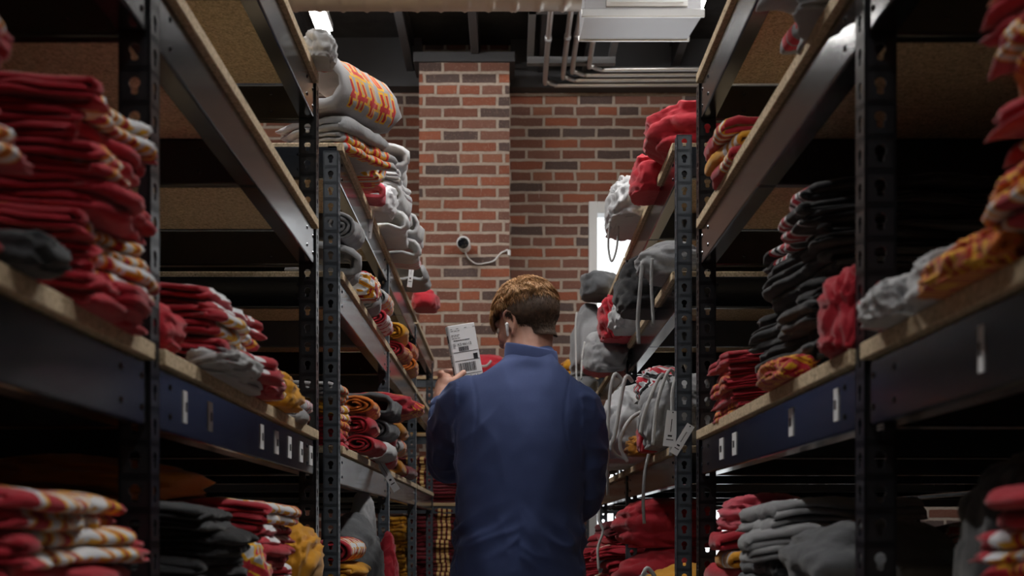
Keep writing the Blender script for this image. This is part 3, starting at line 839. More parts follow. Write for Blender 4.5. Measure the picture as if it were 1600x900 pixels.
# ---- near right rack
stack(1, .21, .86, ['gold_red', 'red_both', 'orange', 'red_print', 'red', 'orange', 'red_both', 'red', 'orange', 'red_print', 'red', 'red_both'], 'fat', 'at the right picture edge', 'red and gold shirts at the right picture edge', .0, (1, .95, .58), word='pile')
heap(1, .21, 1.13, .425, (.042, .062, .027), 'light_grey', 'crumpled white and grey garment on the right board edge', 16, .26, 3.2)
heap(1, .21, 1.24, .40, (.035, .05, .022), 'grey_stripe', 'small white garment with red stripe at the right board edge', 17, .24, 3)
heap(1, .21, 1.04, .40, (.03, .09, .018), 'orange', 'orange knitted garment lying along the right board edge', 18, .2, 3)
heap(1, .21, 1.46, .42, (.04, .05, .052), 'red', 'red shirt hanging over the board by the nearest right post', 19, .24, 2.6)
stack(1, .21, 1.86, [('charcoal', 'two'), 'charcoal', 'black', 'charcoal', 'black', 'charcoal', 'black', 'black_print', ('black_print', 'two')], 'fat', 'of black sweatshirts at right', 'black sweatshirts on the right shelf', .0, (1.25, 1.25, .70), name='folded_sweatshirt', noun='sweatshirt', jit=.016, yaw=.1, x0=.43)
heap(1, .21, 1.76, .405, (.035, .09, .02), 'red_gold', 'red and gold printed shirt in front of the black sweatshirts', 20, .18, 2.6)
stack(1, .21, 2.22, ['red_gold', 'red', 'red_gold', 'red', 'red'], 'shirt', 'before the second right post', 'small red shirts before the second right post', .01, (.7, .8, .85))
heap(1, .21, 2.35, .85, (.3, .12, .07), 'dark_grey', 'dark grey bundle deep behind the small red pile on the right', 21, .08)
heap(1, .21, 1.7, 1.05, (.2, .5, .125), 'black', 'large black bundle deep on the right shelf', 22, .1)
stack(1, .65, 1.64, [('grey', 'fat'), ('grey_red', 'two'), ('dark_grey', 'fat'), ('grey', 'two')], 'two', 'on the upper right shelf', 'grey garments on the upper right shelf', .0, (.6, .8, .7), yaw=.35)
stack(1, .65, 2.22, ['red_stripe', 'gold_stripe', 'red_stripe'], 'two', 'at the upper right, striped', 'striped garments on the upper right shelf', .02, (.6, .7, .8), yaw=.1)
# bottom shelf, near right
stack(1, -.12, 2.24, ['gold_stripe', 'red', 'gold_stripe', 'red'], 'two', 'low by the right post', 'gold striped shirts low on the right', .015, (.7, .95, .85), yaw=.15)
heap(1, -.12, 2.2, .46, (.07, .09, .035), 'pink', 'faded red crumpled shirt on top of the gold striped pile', 23, .16, 2.6, dz=.12)
stack(1, -.12, 1.92, [('red', 'fat'), ('dark_grey', 'fat'), ('grey', 'fat'), ('grey', 'fat')], 'fat', 'in the lower right middle', 'grey sweatshirts in the lower right middle', .02, (.8, .75, .9), yaw=.2)
heap(1, -.12, 1.66, .5, (.12, .13, .075), 'dark_grey', 'rounded dark grey sweatshirt low on the right', 24, .07, 1.6)
heap(1, -.12, 1.75, .85, (.24, .42, .075), 'black_print', 'large black garment pile with red print low on the right', 25, .08, 1.5)
stack(1, -.25, 3.1, ['blue', 'blue', 'blue', 'blue'], 'fat', 'deep in the lower right', 'tie dyed shirts deep in the lower right', 0, (.8, 1, .9), x0=1.05)
stack(1, -.12, .93, ['red_both', 'red', 'red_gold', 'red_both', 'red'], 'fat', 'at the bottom right corner', 'red shirts at the bottom right corner', .0, (1, .8, .66), word='pile')
heap(1, -.12, 1.2, .55, (.09, .1, .11), 'black', 'black bag shaped garment low at the right edge', 26, .14)
# ---- far left rack, top shelf
T1 = stack(-1, .93, 3.02, [('grey_print', 'fat'), ('grey', 'two'), ('grey_print', 'hugeloop')], 'fat', 'at the top left, past the post', 'grey lettered sweatshirts on the top shelf', .055, (.8, .75, .95), rot=-.55, name='folded_sweatshirt', noun='sweatshirt')
heap(-1, .93, 3.26, .385, (.05, .06, .06), 'white_gold', 'grey, red and yellow rolled garment hanging off the top left shelf', 27, .18, 2.6)
stack(-1, .93, 3.45, [('pink', 'loop')], 'loop', 'hanging over the top left shelf edge', None, .05, (.6, .35, .7))
HW = heap(-1, .93, 3.62, .38, (.045, .07, .05), 'white', 'white and red crumpled garment with a hanging tag, top left', 28, .2, 2.8)
G = stack(-1, .93, 3.9, [('light_grey', 'loop'), ('grey_stripe', 'loop'), ('white', 'fat'), ('light_grey', 'loop')], 'loop', 'arching over the top left shelf', 'pale grey sweatshirts on the top left shelf', .08, (.9, 1.0, .9), name='folded_sweatshirt', noun='sweatshirt')
stack(-1, .93, 4.25, [('grey_stripe', 'loop'), ('light_grey', 'loop')], 'loop', 'rolled open past the far left post', 'pale rolled sweatshirts on the top left shelf', .09, (.8, .8, .9), name='folded_sweatshirt', noun='sweatshirt')
HG = stack(-1, .93, 4.65, [('grey', 'loop')], 'loop', 'sticking out above the white hanging tag', None, .08, (.7, .7, .9), name='folded_sweatshirt', noun='sweatshirt')[0]
heap(-1, .93, 5.15, .345, (.055, .10, .045), 'bright_red', 'bright red sweatshirt hanging over the far top left shelf', 29, .12, 2)
heap(-1, .93, 3.02, .68, (.06, .1, .02), 'bright_red', 'small red garment seen on the top shelf between the left posts', 30, .12)
# second level
stack(-1, .622, 3.03, [('grey', 'loop'), ('grey', 'roll')], 'roll', 'at the front of the second far left shelf', 'grey rolls on the second far left shelf', .03, (.8, .55, .95), name='rolled_sweatshirt', noun='sweatshirt')
heap(-1, .622, 3.3, .39, (.04, .05, .04), 'red_print', 'red and orange rolled shirt beside grey rolls, second left shelf', 31, .18, 2.6)
stack(-1, .622, 3.5, [('grey', 'roll')], 'roll', 'after the red roll on the second far left shelf', None, .03, (.8, .5, .8), name='rolled_sweatshirt', noun='sweatshirt')
stack(-1, .622, 3.78, [('red_white', 'roll'), ('white_gold', 'roll')], 'roll', 'before the second far left post', 'red and white rolls on the second left shelf', .03, (.8, .9, .7), name='rolled_shirt')
stack(-1, .622, 4.45, [('red_gold', 'roll'), ('gold', 'roll')], 'roll', 'past the second far left post', 'gold and red rolls on the second left shelf', .035, (.9, .9, .8), name='rolled_shirt')
stack(-1, .622, 4.85, [('orange', 'roll'), ('red_gold', 'roll')], 'roll', 'above the hooded red garment', 'orange rolls on the second left shelf', .03, (.9, .9, .8), name='rolled_shirt')
hangtag(HW, -.40, 3.56, .955, .028, .10, (0, .12, 0))
hangtag(HG, -.345, 4.45, 1.0, .018, .11, (0, .12, 0))
# third level
stack(-1, .205, 3.03, [('red', 'fat'), ('red_gold', 'fat'), ('gold_red', 'fat'), ('grey_print', 'fat')], 'fat', 'behind the far left end post', 'red and gold garments behind the far left end post', .0, (.8, .7, .85))
stack(-1, .205, 3.32, [('red', 'roll'), ('red_stripe', 'roll'), ('orange', 'roll')], 'roll', 'left of the grey hooded sweatshirt', 'red rolls left of the grey sweatshirt', .04, (.9, .9, .68), name='rolled_shirt')
stack(-1, .205, 3.62, [('light_grey', 'roll'), ('dark_grey', 'roll'), ('dark_grey', 'loop')], 'loop', 'under the big red hooded sweatshirt', 'grey sweatshirts under the red hooded one', .06, (.95, .85, .8), name='rolled_sweatshirt', noun='sweatshirt')
HR = heap(-1, .205, 3.85, .43, (.15, .18, .045), 'red_gold', 'big red hooded sweatshirt with gold letters on the far left shelf', 32, .10, 1.6, dz=.145)
stack(-1, .205, 3.98, [('red', 'roll'), ('red', 'roll')], 'roll', 'beneath the lettered red hooded sweatshirt', 'red rolls beneath the red hooded sweatshirt', .03, (.9, .8, .85), name='rolled_shirt')
stack(-1, .205, 4.42, [('mustard', 'loop'), ('grey_print', 'roll'), ('mustard', 'loop')], 'loop', 'of mustard rolls past the post', 'mustard rolls on the third left shelf', .03, (.9, .95, .75), name='rolled_sweatshirt', noun='sweatshirt')
stack(-1, .205, 4.85, [('wine', 'roll')], 'roll', 'next to the mustard rolls', None, .03, (.9, .9, .7), name='rolled_shirt')
hangtag(HR, -.405, 3.72, .235, .022, .13, (0, -.55, 0)); 
# bottom level
stack(-1, -.25, 3.15, [('red', 'fat'), ('gold', 'fat'), ('red', 'fat'), ('gold', 'fat'), ('red_print', 'roll')], 'fat', 'lowest on the left past the end post', 'red and gold garments lowest on the left', .02, (.9, .9, .9), name='folded_shirt')
heap(-1, -.25, 3.5, .44, (.08, .13, .15), 'dark_grey', 'dark grey peaked sweatshirt low on the far left shelf', 33, .14, 2.0)
heap(-1, -.25, 3.62, .43, (.05, .05, .2), 'grey', 'grey pointed hood standing up on the low left shelf', 34, .06, 1.6)
heap(-1, -.25, 3.85, .38, (.035, .04, .12), 'red_print', 'small red garment by the second far left post, low shelf', 35, .15)
# ---- far right rack
HB = heap(1, .93, 3.08, .56, (.20, .16, .075), 'bright_red', 'bright red sweatshirt slumped on the top shelf, upper right', 36, .12, 1.8)
heap(1, .93, 3.1, 1.0, (.22, .17, .06), 'bright_red', 'bright red sweatshirt lying deeper on the top right shelf', 37, .08, 1.6)
heap(1, .93, 3.3, .385, (.05, .09, .06), 'bright_red', 'red sleeve drooping over the top right board edge', 38, .14, 2, dz=-.03)
W1 = heap(1, .93, 3.75, .37, (.06, .16, .07), 'light_grey', 'white hooded sweatshirt with cords on the top right shelf', 39, .22, 2.8)
cord(W1, [(.335, 3.7, 1.0), (.315, 3.72, .95), (.31, 3.75, .88), (.32, 3.75, .83), (.335, 3.74, .87), (.34, 3.72, .95)])
cord(W1, [(.34, 3.76, 1.04), (.345, 3.72, 1.08), (.36, 3.7, 1.06), (.365, 3.7, 1.02)], .005)
hd = heap(1, .93, 4.9, .365, (.07, .12, .06), 'dark_grey', 'dark grey garment draped at the far end of the top right shelf', 40, .14, 2)
hd2 = heap(1, .622, 5.0, .34, (.075, .14, .14), 'grey', 'grey sweatshirt hanging near the window on the right rack', 41, .14, 2, dz=.04)
cord(hd2, [(.275, 4.85, .87), (.27, 4.85, .8), (.275, 4.86, .6), (.28, 4.86, .5)])
heap(1, .622, 5.6, .35, (.06, .12, .055), 'light_grey', 'upper white rolled garment by the far right rack end', 42, .14, 2, dz=.09)
heap(1, .622, 5.65, .35, (.065, .14, .055), 'grey', 'lower grey rolled garment by the far right rack end', 43, .14, 2)
g1 = heap(1, .622, 3.04, .41, (.085, .085, .05), 'grey', 'grey hood resting on the second right shelf behind the post', 44, .07, 1.4)
cord(g1, [(.33, 2.98, .66), (.325, 2.98, .6), (.32, 2.99, .52), (.322, 2.99, .46)], .005, 'cordgrey')
cord(g1, [(.35, 2.95, .66), (.348, 2.95, .6), (.352, 2.94, .5)], .004, 'cordgrey')
heap(1, .622, 3.38, .375, (.075, .12, .085), 'black', 'black hooded sweatshirt bulging out of the second right shelf', 45, .07, 1.5, dz=-.025)
r1 = heap(1, .622, 3.95, .35, (.05, .11, .075), 'bright_red', 'bright red twisted sweatshirt on the second right shelf', 46, .2, 2.6, dz=-.01)
heap(1, .622, 3.75, .37, (.05, .09, .05), 'light_grey', 'pale grey knot beside the red twisted sweatshirt', 47, .22, 2.8, dz=-.01)
heap(1, .622, 4.15, .335, (.07, .16, .07), 'grey', 'grey sleeve sagging below the red twisted sweatshirt', 48, .1, 1.8, dz=-.07, tilt=(.25, 0))
p1 = heap(1, .622, 4.65, .35, (.055, .16, .035), 'pink', 'faded red and grey garment far along the second right shelf', 49, .2, 2.6, dz=-.02)
cord(p1, [(.285, 4.5, .7), (.275, 4.5, .64), (.272, 4.5, .56)])
# third level right
bl = heap(1, .205, 3.12, .45, (.11, .11, .10), 'grey', 'grey hooded sweatshirt behind the right post with cords', 50, .16, 2.2)
bk = heap(1, .205, 3.3, .42, (.07, .09, .05), 'black_print', 'black and white garment above the hanging cords on the right', 51, .2, 2.6, dz=.14)
for a, (x, y) in enumerate(((.345, 3.02), (.362, 3.0), (.385, 2.94))):
    cord(bl, [(x + .06, y + .04, .38), (x + .035, y - .01, .385 + .01 * a), (x + .01, y - .03, .34), (x - .012 + .01 * a, y - .03, .28), (x + .012 * a - .02, y - .03, .24 - .03 * a)], .0045)
hangtag(bl, .392, 2.885, .285, .029, .085, (0, .12, 0)); hangtag(bl, .432, 2.87, .25, .02, .08, (0, .55, 0))
heap(1, .205, 3.22, .37, (.03, .045, .05), 'bright_red', 'red garment corner hanging left of the white tag', 52, .08, dz=.0)
heap(1, .205, 3.36, .365, (.035, .05, .03), 'mustard', 'small gold knotted garment beside the hanging tag', 53, .24, 3, dz=0)
w2 = heap(1, .205, 3.62, .39, (.11, .17, .12), 'light_grey', 'large pale grey hooded sweatshirt on the third right shelf', 54, .16, 2.2)
w3 = heap(1, .205, 4.05, .37, (.10, .15, .10), 'light_grey', 'pale grey sweatshirt nearest the person\'s right arm', 55, .14, 2.0)
cord(w2, [(.33, 3.45, .42), (.3, 3.42, .44), (.285, 3.42, .36), (.28, 3.42, .2), (.282, 3.42, .1)], .0048)
cord(w2, [(.35, 3.42, .42), (.33, 3.4, .43), (.315, 3.4, .36), (.30, 3.4, .27), (.29, 3.4, .235), (.305, 3.4, .21), (.33, 3.4, .2)], .0055)
cord(w2, [(.37, 3.38, .33), (.34, 3.36, .31), (.315, 3.35, .27), (.31, 3.35, .23), (.33, 3.35, .19)], .0055)
cord(w2, [(.385, 3.3, .22), (.37, 3.28, .16), (.365, 3.28, .08), (.368, 3.28, .02)], .0045, 'cordgrey')
cord(w3, [(.3, 3.95, .3), (.275, 3.92, .31), (.262, 3.92, .26), (.27, 3.92, .2), (.26, 3.92, .13)], .0045)
heap(1, .205, 4.4, .35, (.05, .1, .05), 'black', 'black garment beyond the pale sweatshirts, third right shelf', 56, .12)
heap(1, .205, 4.2, .33, (.03, .05, .04), 'red_white', 'small red and white garment at the third right board edge', 57, .2)
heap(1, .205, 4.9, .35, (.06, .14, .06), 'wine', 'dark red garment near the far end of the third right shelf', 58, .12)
# bottom right
heap(1, -.25, 3.55, .46, (.15, .17, .085), 'bright_red', 'upper big red sweatshirt under the dark red beam, right', 59, .08, 1.6, dz=.2)
heap(1, -.25, 3.5, .48, (.15, .17, .11), 'bright_red', 'lower big red sweatshirt on the low right shelf', 60, .1, 1.6)
gg = heap(1, -.25, 3.1, .45, (.11, .12, .09), 'gold', 'gold hooded sweatshirt with white cord low by the right post', 61, .06, 1.4, dz=0)
cord(gg, [(.36, 2.98, -.11), (.34, 2.97, -.09), (.325, 2.97, -.12), (.315, 2.97, -.16)], .005)
heap(1, -.25, 3.35, .38, (.03, .05, .07), 'grey', 'small grey garment left of the gold sweatshirt, low right', 62, .16)
rr = stack(1, -.25, 4.5, [('red', 'fat'), ('red_print', 'fat'), ('red', 'fat'), ('red_print', 'fat'), ('red', 'fat'), ('wine', 'fat')], 'fat', 'of red sweatshirts with cords, low right', 'red sweatshirts on the low right shelf', .06, (.8, .9, 1.0), yaw=.3, name='folded_sweatshirt', noun='sweatshirt', jit=.02)
cord(rr[-1], [(.33, 4.36, .1), (.325, 4.34, .04), (.34, 4.34, .0), (.322, 4.34, -.06), (.325, 4.34, -.14)], .005)
stack(1, -.25, 5.75, [('red', 'fat'), ('red', 'fat'), ('red', 'fat'), ('red', 'fat')], 'fat', 'low at the far right rack end', 'red garments low at the far right end', .05, (.8, .9, .9))
# ---- unit across the end of the aisle
def far_stack(x, z, mats, where, group, sc=(1, 1, 1), kind='fat', y=6.79):
    return stack(-1, z, y, mats, kind, where, group, 0, sc, rot=-PI / 2, x0=-x if False else abs(x), jit=.006) if x < 0 else stack(1, z, y, mats, kind, where, group, 0, sc, rot=-PI / 2, x0=x, jit=.006)
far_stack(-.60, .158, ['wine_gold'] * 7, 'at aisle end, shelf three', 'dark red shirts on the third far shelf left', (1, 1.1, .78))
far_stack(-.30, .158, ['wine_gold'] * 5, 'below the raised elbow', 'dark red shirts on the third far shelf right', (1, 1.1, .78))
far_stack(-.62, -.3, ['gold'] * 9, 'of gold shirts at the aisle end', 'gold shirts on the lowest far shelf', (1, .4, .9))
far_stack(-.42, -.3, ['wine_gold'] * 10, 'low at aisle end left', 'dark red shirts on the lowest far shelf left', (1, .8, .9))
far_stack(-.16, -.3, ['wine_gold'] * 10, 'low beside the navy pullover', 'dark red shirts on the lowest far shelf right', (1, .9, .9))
far_stack(-.55, .545, ['gold', 'gold', 'wine'], 'at the aisle end, second shelf', 'gold shirts on the second far shelf', (1, .9, .9))
far_stack(.45, .545, ['light_grey', 'wine'], 'on the second far shelf right', 'garments on the second far shelf right', (1, 1, .9))
far_stack(-.62, .862, ['gold', 'gold'], 'on the far unit top at left', 'gold shirts on the far unit top left', (1, .5, .8))
rh = heap(-1, .862, 6.92, .13, (.13, .1, .07), 'bright_red', 'bright red hooded sweatshirt on the far unit beside the package', 63, .12, 2)
cord(rh, [(-.2, 6.8, .99), (-.17, 6.79, .93), (-.12, 6.79, .92), (-.09, 6.79, .95)], .007)
heap(-1, .862, 6.92, -.06, (.1, .1, .045), 'bright_red', 'red garment on the far unit close behind the head', 64, .12, 2)
far_stack(.40, .862, ['gold', ('gold', 'loop')], 'on the far unit right of the collar', 'gold garments on the far unit right', (1, .6, .8))
#--PERSON--
# ------------------------------------------------------------------ the person
PX, PY = .0, 3.23
def rings(bm, secs, seg=24):
    """loft through elliptical sections (cx, cy, cz, rx, ry[, tiltdir]) stacked roughly upwards"""
    loops = []
    for s in secs:
        cx_, cy_, cz_, rx, ry = s[:5]
        loops.append([bm.verts.new((cx_ + rx * math.copysign(abs(math.cos(a)) ** .85, math.cos(a)), cy_ + ry * math.copysign(abs(math.sin(a)) ** .85, math.sin(a)), cz_)) for a in [2 * PI * k / seg for k in range(seg)]])
    for A, B in zip(loops, loops[1:]):
        for k in range(seg): bm.faces.new((A[k], A[(k + 1) % seg], B[(k + 1) % seg], B[k]))
    bm.faces.new(loops[0][::-1]); bm.faces.new(loops[-1])
def limb(bm, pts, rads, seg=18, sub=5):
    P = smooth_path(pts, sub)
    R = []
    for i in range(len(P)):
        u = i / sub; k = min(int(u), len(rads) - 2); f = u - k
        f = f * f * (3 - 2 * f)
        R.append(rads[k] * (1 - f) + rads[k + 1] * f)
    v, f = tube_data(P, R, seg)
    # rounded ends
    me = bpy.data.meshes.new('t'); me.from_pydata(v, [], f); bm.from_mesh(me); bpy.data.meshes.remove(me)
    for p, r in ((P[0], R[0]), (P[-1], R[-1])): ball(bm, p, (r, r, r))
def ball(bm, c, r, rot=None):
    if rot is not None and rot is globals().get('HROT'): r = [q * HS for q in r]
    s = bmesh.ops.create_uvsphere(bm, u_segments=20, v_segments=14, radius=1)
    for v in s['verts']:
        q = Vector((v.co.x * r[0], v.co.y * r[1], v.co.z * r[2]))
        if rot is not None: q = rot @ q
        v.co = q + Vector(c)
def solidify_union(name, bm, voxel, m, parent, smooth_it=6, fac=.5, post=None, fine=0):
    bmesh.ops.recalc_face_normals(bm, faces=bm.faces)
    me = bpy.data.meshes.new('tmp'); bm.to_mesh(me); bm.free()
    o = bpy.data.objects.new('tmp', me); COL.objects.link(o)
    r = o.modifiers.new('r', 'REMESH'); r.mode = 'VOXEL'; r.voxel_size = voxel; r.use_smooth_shade = True
    s = o.modifiers.new('s', 'SMOOTH'); s.factor = fac; s.iterations = smooth_it
    dg = bpy.context.evaluated_depsgraph_get(); dg.update()
    res = bpy.data.meshes.new_from_object(o.evaluated_get(dg)); res.name = name
    bpy.data.objects.remove(o)
    if post: post(res)
    res.polygons.foreach_set('use_smooth', [True] * len(res.polygons))
    res.materials.clear()
    return link(name, res, m, parent)
# materials
m, t, b = mat('skin', (.50, .27, .20), .5)
n = t.noise(coord(t), 30, 4, .6)
t.put(b.inputs['Base Color'], t.ramp(n, [(.3, (.47, .23, .165)), (.7, (.60, .35, .27))]))
b.inputs['Subsurface Weight'].default_value = .12; b.inputs['Subsurface Radius'].default_value = (.6, .25, .15); b.inputs['Subsurface Scale'].default_value = .02
M['skin'] = m
m, t, b = mat('navy_knit', (.03, .055, .16), .8)
oc = coord(t)
t.put(b.inputs['Base Color'], t.mix(t.m('MULTIPLY', t.noise(oc, 500, 2, .6), .5), (.038, .058, .155, 1), (.064, .09, .22, 1)))
b.inputs['Sheen Weight'].default_value = .35; b.inputs['Sheen Roughness'].default_value = .4; b.inputs['Sheen Tint'].default_value = (.5, .62, 1, 1); b.inputs['Specular IOR Level'].default_value = .3
t.put(b.inputs['Normal'], t.bump(t.noise(oc, 700, 2, .5), .15, .002))
M['navy'] = m
M['denim'] = fabric('dark_trousers', (.02, .022, .03))
M['shoe'] = mat('dark_shoe', (.02, .02, .022), .5)[0]
M['hair_top'] = None
m, t, b = mat('ginger_hair', (.30, .15, .06), .45)
oc = coord(t)
t.put(b.inputs['Base Color'], t.ramp(t.noise(oc, 55, 4, .7), [(.25, (.2, .085, .03)), (.5, (.45, .23, .09)), (.75, (.7, .44, .22))]))
M['hair_top'] = m
m, t, b = mat('short_dark_hair', (.035, .02, .012), .6)
t.put(b.inputs['Base Color'], t.ramp(t.noise(coord(t), 90, 4, .7), [(.3, (.035, .019, .011)), (.7, (.085, .045, .024))]))
M['hair_low'] = m

person = tag(empty('person', (PX + .03, PY, 0)), 'person in a navy pullover seen from behind, reading a label on a raised box', 'person')
bpy.context.view_layer.update()
def adopt(o):
    o.parent = person; o.matrix_parent_inverse = person.matrix_world.inverted(); return o
# joints (x, y, z above the floor)
def J(x, y, z): return Vector((x, y, z + H))
shL, shR = J(-.122, 3.235, .345), J(.187, 3.235, .335)
elL, elR = J(-.168, 3.42, .205), J(.205, 3.31, .09)
wrL, wrR = J(-.194, 3.59, .368), J(.09, 3.47, .07)
HC = J(.049, 3.275, .565)                       # centre of the head
HROT = Matrix.Rotation(math.radians(46), 3, 'Z') @ Matrix.Rotation(math.radians(-16), 3, 'X')
HS = .85
def hp(x, y, z): return HC + HROT @ (Vector((x, y, z)) * HS)
# ---- body: one continuous surface with head, neck, trunk, arms, hands, legs
bm = bmesh.new()
rings(bm, [(.03, 3.26, H - .30, .14, .10), (.03, 3.25, H - .1, .145, .10), (.033, 3.245, H + .05, .13, .095), (.036, 3.24, H + .2, .15, .10), (.036, 3.235, H + .33, .15, .088), (.04, 3.23, H + .39, .10, .06), (.05, 3.235, H + .43, .055, .05)])
limb(bm, [J(.055, 3.225, .37), J(.062, 3.24, .45), J(.062, 3.264, .53)], [.054, .056, .061])
limb(bm, [J(-.04, 3.245, .35), J(-.105, 3.25, .34), J(-.15, 3.31, .28), elL], [.04, .045, .042, .036]); limb(bm, [elL, (elL + wrL) / 2, wrL], [.036, .034, .025])
limb(bm, [J(.12, 3.24, .335), J(.178, 3.24, .32), J(.2, 3.262, .22), elR], [.045, .05, .043, .036]); limb(bm, [elR, (elR + wrR) / 2, wrR], [.036, .034, .025])
for sx_ in (-1, 1):
    limb(bm, [J(.03 + sx_ * .075, 3.25, -.2), J(.03 + sx_ * .085, 3.24, -.6), J(.03 + sx_ * .09, 3.26, -1.02)], [.085, .06, .042])
    limb(bm, [J(.03 + sx_ * .09, 3.25, -1.06), J(.03 + sx_ * .1, 3.38, -1.085)], [.042, .03])
# head
ball(bm, hp(0, -.012, .022), (.077, .098, .086), HROT); ball(bm, hp(0, .02, -.01), (.070, .078, .08), HROT)
ball(bm, hp(0, .03, -.05), (.058, .064, .06), HROT); ball(bm, hp(0, .066, -.094), (.028, .022, .022), HROT)
ball(bm, hp(0, .085, .02), (.052, .016, .018), HROT)                              # brow
for s_ in (-1, 1):
    ball(bm, hp(s_ * .036, .07, -.03), (.022, .022, .022), HROT)                   # cheeks
    ball(bm, hp(s_ * .052, .03, -.075), (.02, .035, .018), HROT)                   # jaw corners
limb(bm, [hp(0, .092, .008), hp(0, .108, -.022), hp(0, .112, -.034)], [.009, .011, .013])     # nose
ball(bm, hp(0, .104, -.038), (.018, .011, .009), HROT)
ball(bm, hp(0, .09, -.062), (.024, .011, .0065), HROT); ball(bm, hp(0, .088, -.073), (.021, .011, .007), HROT)
def ear(s_):
    c = hp(s_ * .074, -.002, -.018)
    R_ = HROT @ Matrix.Rotation(s_ * math.radians(-24), 3, 'Z') @ Matrix.Rotation(math.radians(-10), 3, 'X')
    pts = [c + R_ @ Vector((s_ * x, y, z)) for x, y, z in ((.000, .012, .012), (.010, .008, .026), (.014, -.006, .030), (.016, -.017, .018), (.013, -.016, -.004), (.008, -.006, -.022), (.002, .006, -.028))]
    limb(bm, pts, [.004, .0045, .005, .0055, .0055, .006, .0055], 8, 4)
    ball(bm, c + R_ @ Vector((s_ * .004, -.002, -.002)), (.006, .014, .024), R_)
ear(-1); ear(1)
# left hand holding the box: palm, four fingers behind the box, thumb in front
def finger(pts, r0): limb(bm, pts, [r0, r0 * .95, r0 * .88, r0 * .75][:len(pts)] if len(pts) <= 4 else [r0] * len(pts), 10, 4)
BX = J(-.128, 3.66, .53)     # centre of the box it holds
palm = J(-.186, 3.635, .432)
ball(bm, palm, (.023, .036, .04), Matrix.Rotation(.2, 3, 'Y')); limb(bm, [wrL, J(-.19, 3.61, .395), palm], [.026, .03, .03])
for k, (dz, ln, r) in enumerate(((.035, 1.0, .0095), (.016, 1.05, .0098), (-.002, 1.0, .0092), (-.019, .85, .008))):
    b0 = palm + Vector((-.006 + .002 * k, .03, dz)); 
    finger([b0 + Vector((-.004, -.028, 0)), b0 + Vector((-.012, .012, .012)), b0 + Vector((.004, .052 * ln, .02)), b0 + Vector((.034, .068 * ln, .022)), b0 + Vector((.056 * ln, .066 * ln, .02))], r)
finger([palm + Vector((.0, -.02, -.005)), palm + Vector((.024, -.022, .012)), palm + Vector((.042, -.012, .028)), palm + Vector((.056, -.006, .041))], .0115)
# knuckle of the bent index finger, seen above the back of the hand
ball(bm, palm + Vector((-.012, -.004, .036)), (.013, .02, .012))
# right hand, relaxed in front of the body
pr = wrR + Vector((-.05, .05, .0))
limb(bm, [wrR, (wrR + pr) / 2, pr], [.026, .032, .034]); 
for k in range(4):
    b0 = pr + Vector((-.01, .015, .024 - .017 * k)); finger([b0, b0 + Vector((-.03, .03, -.002)), b0 + Vector((-.05, .032, -.006)), b0 + Vector((-.058, .014, -.008))], .0088 - .0004 * k)
finger([pr + Vector((-.0, .0, .02)), pr + Vector((-.02, -.0, .04)), pr + Vector((-.045, .008, .046)), pr + Vector((-.06, .014, .044))], .0105)
adopt(solidify_union('body', bm, .0036, M['skin'], None, 4, .5))
# eyes, below the fringe
for s_ in (-1, 1):
    bm = bmesh.new(); ball(bm, hp(s_ * .031, .083, -.003), (.0115, .0115, .0115)); adopt(link('eye', bm_mesh('eye', bm, True), mat('eye_white', (.75, .73, .7), .2)[0]))
# ---- pullover
bm = bmesh.new()
rings(bm, [(.030, 3.25, H - .30, .168, .128), (.027, 3.25, H - .2, .176, .132), (.029, 3.25, H - .12, .176, .130), (.030, 3.25, H - .04, .172, .126), (.030, 3.245, H + .06, .162, .118), (.034, 3.24, H + .16, .166, .118),
           (.038, 3.238, H + .22, .172, .117), (.039, 3.24, H + .28, .180, .112), (.040, 3.243, H + .33, .184, .104), (.042, 3.246, H + .37, .172, .094), (.046, 3.248, H + .40, .146, .083), (.05, 3.248, H + .425, .112, .073), (.056, 3.243, H + .445, .082, .068), (.062, 3.245, H + .46, .068, .062), (.064, 3.248, H + .49, .058, .056)], 32)
limb(bm, [J(-.05, 3.24, .35), J(-.105, 3.245, .345), J(-.15, 3.31, .285), elL + Vector((0, .005, -.012)), J(-.177, 3.5, .27), J(-.19, 3.575, .345)], [.06, .066, .064, .058, .049, .037], 22, 6)
limb(bm, [J(.12, 3.235, .34), J(.18, 3.235, .325), J(.206, 3.26, .22), elR + Vector((-.004, 0, 0)), J(.15, 3.40, .075), wrR], [.062, .067, .062, .056, .046, .038], 22, 6)
